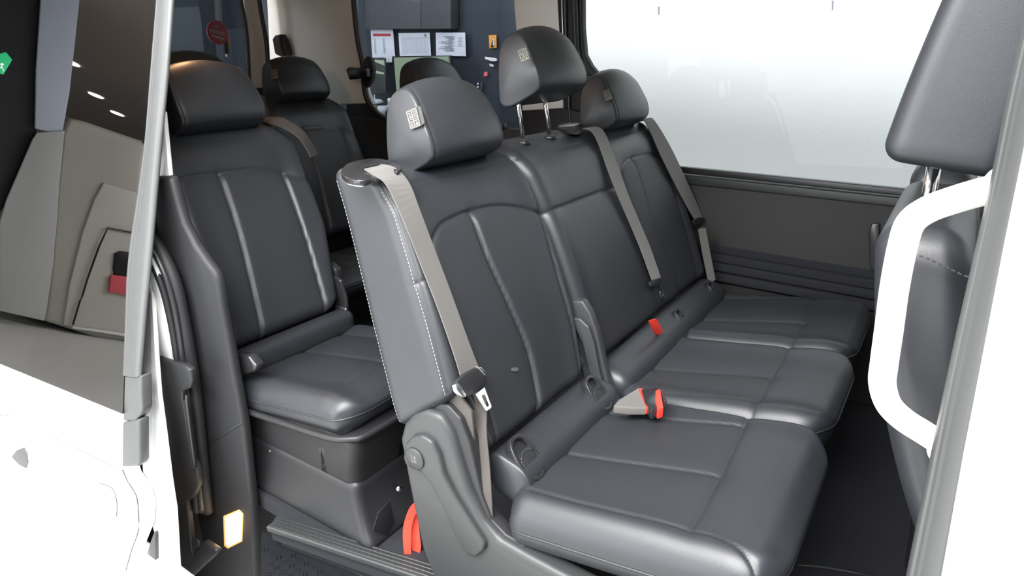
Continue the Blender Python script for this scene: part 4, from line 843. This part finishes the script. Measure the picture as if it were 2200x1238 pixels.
ln1=[(.12+.4*(i%2),.32+.025*(i//2),.12+.4*(i%2)+random.uniform(.05,.12),.332+.025*(i//2)) for i in range(44)]
paper('white pinned sheet with red header bar, leftmost of the three',[(-3.686,3.340,1.364),(-3.423,3.340,1.361),(-3.415,3.340,1.136),(-3.686,3.340,1.133)],ln1,(.1,.15,.9,.24))
ln2=[(.08,.2+.03*i,.94,.205+.03*i) for i in range(24)]+[(.1+.12*i,.2,.103+.12*i,.92) for i in range(8)]+[(.83,.05,.9,.18)]
paper('white landscape sheet with a faint table grid, middle pinned one',[(-3.362,3.340,1.331),(-3.020,3.340,1.331),(-3.014,3.340,1.154),(-3.360,3.340,1.144)],ln2)
ln3=[(random.uniform(.05,.5),.15+.022*i,random.uniform(.55,.66),.165+.022*i) for i in range(30)]+[(random.uniform(.74,.8),.2+.03*i,random.uniform(.85,.97),.21+.03*i) for i in range(14)]
paper('grey printed landscape sheet below the narrow cupboard, rightmost pinned one',[(-2.956,3.340,1.331),(-2.657,3.340,1.328),(-2.653,3.340,1.153),(-2.959,3.340,1.154)],ln3)
tag(slab('paper_note',[(-3.529,3.330,1.157),(-3.441,3.330,1.158),(-3.446,3.330,1.098),(-3.528,3.330,1.097)],(0,.002,0),PAPER,None,0),'small white note stuck just below the sheet with red header','note')
mo=thing('monitor','computer monitor showing a pale green spreadsheet on the office desk','monitor',tuple([(-2.939,3.100,0.650)][0]))
slab('monitor_frame',[(-3.217,3.100,1.150),(-2.623,3.100,1.161),(-2.592,3.100,0.884),(-3.210,3.100,0.854)],(0,.03,0),GLOSSB,mo,.003)
sc=slab('screen',[(-3.199,3.097,1.140),(-2.635,3.097,1.155),(-2.608,3.097,0.898),(-3.190,3.097,0.870)],(0,.004,0),SCREEN,mo,0)
V=[];F=[]
for (u0,v0,u1,v1) in [(.04,.3,.96,.31),(.06,.34,.065,.95),(.03,.14,.97,.145)]+[(.75,.16,.86,.19),(.92,.14,.97,.18)]+[(.1,.4+.07*i,.9,.405+.07*i) for i in range(8)]:
    A_,B_,C_,D_=[Vector(p) for p in [(-3.197,3.095,1.140),(-2.633,3.095,1.155),(-2.606,3.095,0.898),(-3.188,3.095,0.870)]]
    q=lambda u,v:tuple(A_.lerp(B_,u).lerp(D_.lerp(C_,u),v)); k=len(V); V+=[q(u0,v0),q(u1,v0),q(u1,v1),q(u0,v1)]; F.append((k,k+1,k+2,k+3))
me=bpy.data.meshes.new('screen_lines'); me.from_pydata(V,[],F); link('screen_lines',me,SCREENL,sc)
slab('monitor_stand',[(-2.968,3.120,0.873),(-2.869,3.120,0.877)]+[(-2.84,3.12,.622),(-2.96,3.12,.622)],(0,.03,0),GLOSSB,mo,.002)
ph=slab('wall_photo',[(-3.628,3.200,1.131),(-3.398,3.200,1.133),(-3.412,3.200,0.853),(-3.631,3.200,0.833)],(0,.015,0),PHOTO,None,.002); tag(ph,'dark landscape photo screen left of the green spreadsheet monitor','screen')
slab('photo_sky',[(-3.560,3.198,1.121),(-3.409,3.198,1.115),(-3.407,3.198,1.074),(-3.513,3.198,1.102)],(0,.002,0),PHOTOL,ph,0); slab('photo_trees',[(-3.552,3.198,1.038),(-3.487,3.198,1.028),(-3.417,3.198,1.018),(-3.419,3.198,1.004),(-3.500,3.198,1.009),(-3.554,3.198,1.019)],(0,.002,0),PHOTOL,ph,0)
def cup(name,label,cat,px,top,bot,r,m,prof=None,Y=3.0):
    t=thing(name,label,cat)
    return t
tb=thing('tumbler','olive green lidded tumbler with a straw on the office desk','tumbler',tuple([(-3.356,3.000,0.672)][0]))
c0=[(-3.357,3.000,0.664)][0]; c0=(c0[0],c0[1],.622); c1_=[(-3.345,3.000,0.784)][0]; hgt=c1_[2]-c0[2]
lathe('tumbler_body',[(.050,0),(.060,hgt*.5),(.066,hgt*.96),(.060,hgt)],c0,(0,0,1),GREENL,tb)
lathe('tumbler_lid',[(.067,0),(.069,.012),(.055,.03),(.02,.034)],c1_,(0,0,1),PAPER,tb)
tube('straw',[(c1_[0],c1_[1],c1_[2]),tuple([(-3.349,3.000,0.854)][0])],.004,PAPER,tb,sm=1)
bt=thing('white_bottle','slim white plastic bottle right of the tumbler on the desk','bottle',tuple([(-3.184,3.020,0.680)][0]))
c0=[(-3.185,3.020,0.665)][0]; c0=(c0[0],c0[1],.622); h1=[(-3.176,3.020,0.779)][0][2]-c0[2]; h2=[(-3.172,3.020,0.831)][0][2]-c0[2]
lathe('bottle_body',[(.036,0),(.037,h1*.9),(.030,h1),(.022,h1+.005)],c0,(0,0,1),PAPER,bt); lathe('bottle_cap',[(.026,h1),(.026,h2-.004),(.022,h2)],c0,(0,0,1),STKW,bt)
cp=thing('paper_cup','short white cup with green print between tumbler and white bottle','cup',tuple([(-3.209,2.960,0.683)][0]))
c0=[(-3.156,2.900,0.676)][0]; c0=(c0[0],c0[1],.622); h1=[(-3.147,2.900,0.778)][0][2]-c0[2]
lathe('cup_body',[(.038,0),(.042,h1*.3)],c0,(0,0,1),PAPER,cp); lathe('cup_print',[(.042,h1*.3),(.044,h1*.62)],c0,(0,0,1),GREENP,cp); lathe('cup_rim',[(.044,h1*.62),(.048,h1),(.04,h1)],c0,(0,0,1),PAPER,cp)
dk=thing('office_desk','dark navy office desk under the monitor and tumbler','desk',(-3.1,2.9,-.6))
box('desk_top',(-3.1,2.9,.60),(1.5,.5,.04),NAVY,dk,.004)
for x in (-3.8,-2.4): box('desk_side',(x,2.9,-.01),(.04,.46,1.18),NAVY,dk,.003)
oc=slab('orange_card',[(-2.458,3.380,1.307),(-2.387,3.380,1.309),(-2.384,3.380,1.216),(-2.454,3.380,1.212)],(0,.004,0),ORANGE,None,.001); tag(oc,'small orange framed notice with black wedge right of the papers','notice')
slab('black_wedge',[(-2.411,3.376,1.296),(-2.407,3.376,1.222),(-2.438,3.376,1.219)],(0,.002,0),RUBBERB,oc,0); slab('grey_bar',[(-2.414,3.374,1.286),(-2.401,3.374,1.286),(-2.401,3.374,1.232),(-2.414,3.374,1.232)],(0,.002,0),PAPER,oc,0)
tag(slab('door_closer',[(-2.493,3.370,1.151),(-2.390,3.370,1.141),(-2.377,3.370,1.131),(-2.382,3.370,1.118),(-2.426,3.370,1.117),(-2.488,3.370,1.133)],(0,.02,0),STKW,None,.003),'slim white handle fixed below the orange notice','handle')
tag(slab('switch_plate',[(-2.448,3.370,1.100),(-2.408,3.370,1.093),(-2.408,3.370,1.076),(-2.444,3.370,1.082)],(0,.01,0),PAPER,None,.001),'tiny grey switch plate below the slim white handle','switch')
tag(slab('red_hook',[(-2.494,3.370,1.040),(-2.472,3.370,1.040),(-2.468,3.370,1.009),(-2.504,3.370,1.001),(-2.504,3.370,1.019)],(0,.015,0),STKR,None,.002),'small red hook hanging low on the navy wall','hook')
hb=slab('hinge_bracket',[(-2.537,3.370,0.958),(-2.514,3.370,0.955),(-2.524,3.370,0.891),(-2.542,3.370,0.898)],(0,.015,0),SLATE,None,.001); tag(hb,'slim grey bracket with two white dots on the navy wall','bracket')
for p in [(-2.553,3.360,0.948),(-2.553,3.360,0.923)]: lathe('dot',[(.008,0),(.008,.004)],p,(0,-1,0),STKW,hb,n=10)
# beyond the rear window
tag(slab('partition_panel',[(-5.200,2.916,1.377),(-5.200,3.624,1.394),(-5.200,3.496,0.492),(-5.200,2.779,0.551)],(-.05,0,0),NAVY,None,.003),'dark low partition panel behind the rear window','partition')
tag(slab('wall_post',[(-5.300,3.020,1.948),(-5.300,3.064,1.952),(-5.300,2.917,0.534),(-5.300,2.857,0.539)],(-.05,0,0),SLATE,None,.003),'thin blue grey post seen through the rear window','post')
sk=thing('hanging_sign','round red sign with white lettering behind the rear window','sign',tuple([(-2.750,1.267,1.288)][0]))
c0=Vector([(-2.750,1.267,1.288)][0])
lathe('red_disc',[(.062,-.002),(.062,.002)],c0,(1,0,0),STKR,sk)
glyph('white_lettering',[(-.04,.012,-.02,.016),(-.04,.000,-.02,.004),(-.042,.014,-.040,-.002),(-.022,.018,-.018,-.002),(-.012,.008,.004,.008),(-.012,-.004,.004,-.004),(-.004,.008,-.004,-.006),(.01,.004,.014,-.012),(.016,.006,.024,-.008),(.028,.002,.040,-.002),(.026,-.012,.040,-.010),(.034,.006,.034,-.014)],
      c0+Vector((.0025,0,0)),(0,1,0),(0,0,1),(1,0,0),STKW,sk,.006)
glyph('white_underline',[(-.040,-.014,.032,-.034)],c0+Vector((.0025,0,0)),(0,1,0),(0,0,1),(1,0,0),STKW,sk,.010)
glyph('white_emblem',[(-.014,.036,-.004,.028),(-.004,.028,.010,.034)],c0+Vector((.0025,0,0)),(0,1,0),(0,0,1),(1,0,0),STKW,sk,.004)
ws=thing('window_squeegee','black handled tool with orange strip hanging beside the red sign','tool',tuple([(-2.780,1.320,1.168)][0]))
slab('handle',[(-2.780,1.317,1.253),(-2.780,1.345,1.266),(-2.780,1.342,1.176),(-2.780,1.315,1.171)],(-.012,0,0),GLOSSB,ws,.003); slab('orange_strip',[(-2.780,1.345,1.280),(-2.780,1.356,1.280),(-2.780,1.353,1.210),(-2.780,1.341,1.207)],(-.006,0,0),ORANGE,ws,.001)
lathe('white_end',[(.008,0),(.008,.01)],[(-2.770,1.317,1.171)][0],(1,0,0),STKW,ws,n=10)
# tiny marks on the white wall
for i,(a,lab) in enumerate((([(-0.900,2.908,1.444),(-0.889,2.908,1.443),(-0.885,2.908,1.398),(-0.894,2.908,1.398)],'tiny grey wall mark above the far headrest'),([(0.034,2.908,1.445),(0.043,2.908,1.445),(0.048,2.908,1.399),(0.041,2.908,1.399)],'tiny grey wall mark near the front seat'))):
    tag(slab('wall_mark',a,(0,.002,0),INK,None,0),lab,'mark')

# behind the camera: what the dark glass mirrors ------------------------------------------------
t=thing('parked_van','champagne parked van standing nose away, mirrored in the dark door glass','van',(-9.5,-4.6,-.6))
slab('body_shell',[(-8.000,-2.751,1.896),(-8.000,-2.952,1.933),(-8.000,-3.196,1.950),(-8.000,-3.571,1.983),(-8.000,-4.202,2.063),(-8.000,-5.428,-0.879),(-8.000,-3.264,-0.502),(-8.000,-3.102,0.222),(-8.000,-2.874,1.082),(-8.000,-2.739,1.697)],(-3.2,0,0),BEIGEC,t,bevel=.05,seg=3)
td=slab('tail_door',[(-7.970,-3.342,1.307),(-7.970,-3.720,1.332),(-7.970,-4.424,1.404),(-7.970,-5.333,-0.670),(-7.970,-4.148,-0.530),(-7.970,-3.643,-0.520),(-7.970,-3.476,-0.514),(-7.970,-3.380,-0.056),(-7.970,-3.311,0.646),(-7.970,-3.309,1.069)],(-.05,0,0),IVORYC,t,bevel=.01)
tube('door_gap',[(-7.940,-3.564,-0.490),(-7.940,-3.532,0.107),(-7.940,-3.531,0.535),(-7.940,-3.554,0.788),(-7.940,-3.939,0.835)],.012,RUBBERB,td,sm=1)
slab('tail_lamp',[(-7.940,-3.746,0.504),(-7.940,-3.802,0.552),(-7.940,-4.027,0.584),(-7.940,-4.140,0.259),(-7.940,-3.967,0.216),(-7.940,-3.892,0.165),(-7.940,-3.793,0.298)],(-.04,0,0),RUBBERB,td,bevel=.01)
slab('tail_lamp_lens',[(-7.920,-3.789,0.225),(-7.920,-4.129,0.260),(-7.920,-4.213,0.021),(-7.920,-3.836,-0.000)],(-.04,0,0),STKR,td,bevel=.01)
slab('bumper_highlight',[(-7.920,-3.562,-0.511),(-7.920,-3.781,-0.494),(-7.920,-4.198,-0.484),(-7.920,-4.596,-0.509),(-7.920,-4.610,-0.546),(-7.920,-4.210,-0.521),(-7.920,-3.791,-0.524),(-7.920,-3.570,-0.533)],(-.04,0,0),WHITE,t,bevel=.002)  # white strip stands in for bright highlights low on the tail
for p in [(-8.600,-4.198,-0.761),(-8.600,-5.830,-0.917)]: lathe('wheel',[(.28,0),(.30,.05),(.30,.2),(.2,.24)],(p[0],p[1],-.30),(0,1,0),RUBBERB,t)
tag(slab('display_board',[(-7.880,-2.428,0.500),(-7.880,-2.411,0.756),(-7.880,-2.439,1.484),(-7.880,-2.456,1.576),(-7.880,-2.705,1.720),(-7.880,-2.850,1.088),(-7.880,-3.077,0.236),(-7.880,-3.184,-0.316),(-7.880,-3.208,-0.485),(-7.880,-2.726,-0.457)],(-.02,0,0),BOARDM,None,.01),'pale grey standing board left of the mirrored parked van','board')
tag(slab('column',[(-7.900,-1.989,3.232),(-7.900,-2.329,3.470),(-7.900,-2.626,2.142),(-7.900,-2.703,1.659),(-7.900,-2.433,1.614),(-7.900,-2.248,2.224)],(-.03,0,0),COLM,None,.01),'blue grey column between the exit sign and the mirrored downlights','column')
tag(slab('partition_wall',[(-7.950,-1.467,2.869),(-7.950,-2.035,3.268),(-7.950,-2.176,2.686),(-7.950,-2.483,1.555),(-7.950,-2.444,0.703),(-7.950,-2.401,0.525),(-7.950,-2.248,0.313)],(-.03,0,0),DARK,None,0),'dark partition behind the mirrored exit sign','partition')
for (x,y,lab) in ((-11,-3.44,'nearest and largest'),(-12.25,-4.2,'second'),(-14.15,-5.55,'third'),(-15.1,-6.5,'farthest')):
    d=lathe('downlight',[(.14,0),(.14,-.012),(.11,-.014)],(x,y,3.355),(0,0,1),DOWN,None,n=20)
    tag(d,'round white ceiling downlight, %s of the mirrored row of four'%lab,'downlight','ceiling downlights')
ex=thing('exit_sign','green emergency exit sign mirrored in the dark door glass','sign',(-7.85,-2.0,2.0))
q4=[(-7.820,-1.850,2.174),(-7.820,-1.921,2.247),(-7.820,-1.991,2.202),(-7.820,-1.967,2.017),(-7.820,-1.872,2.018)]
slab('sign_box',q4,(-.05,0,0),EXIT,ex,bevel=.004)
glyph('running_figure',[(-.02,.03,0,.04),(0,.04,-.01,0),(-.01,0,.02,-.02),(.02,-.02,.02,-.05),(-.01,0,-.04,-.03),(.0,.03,.03,.01),(.04,-.06,.07,-.06),(.07,-.06,.07,.05)],Vector(q4[0]).lerp(Vector(q4[3]),.6)+Vector((.003,0,0)),(0,1,0),(0,0,1),(1,0,0),EXITW,ex,.012)

# keep world positions while things hang under their Empty
for o in list(S.objects):
    if o.parent is not None and o.parent.type=='EMPTY':
        o.matrix_parent_inverse=Matrix.Translation(-o.parent.location)
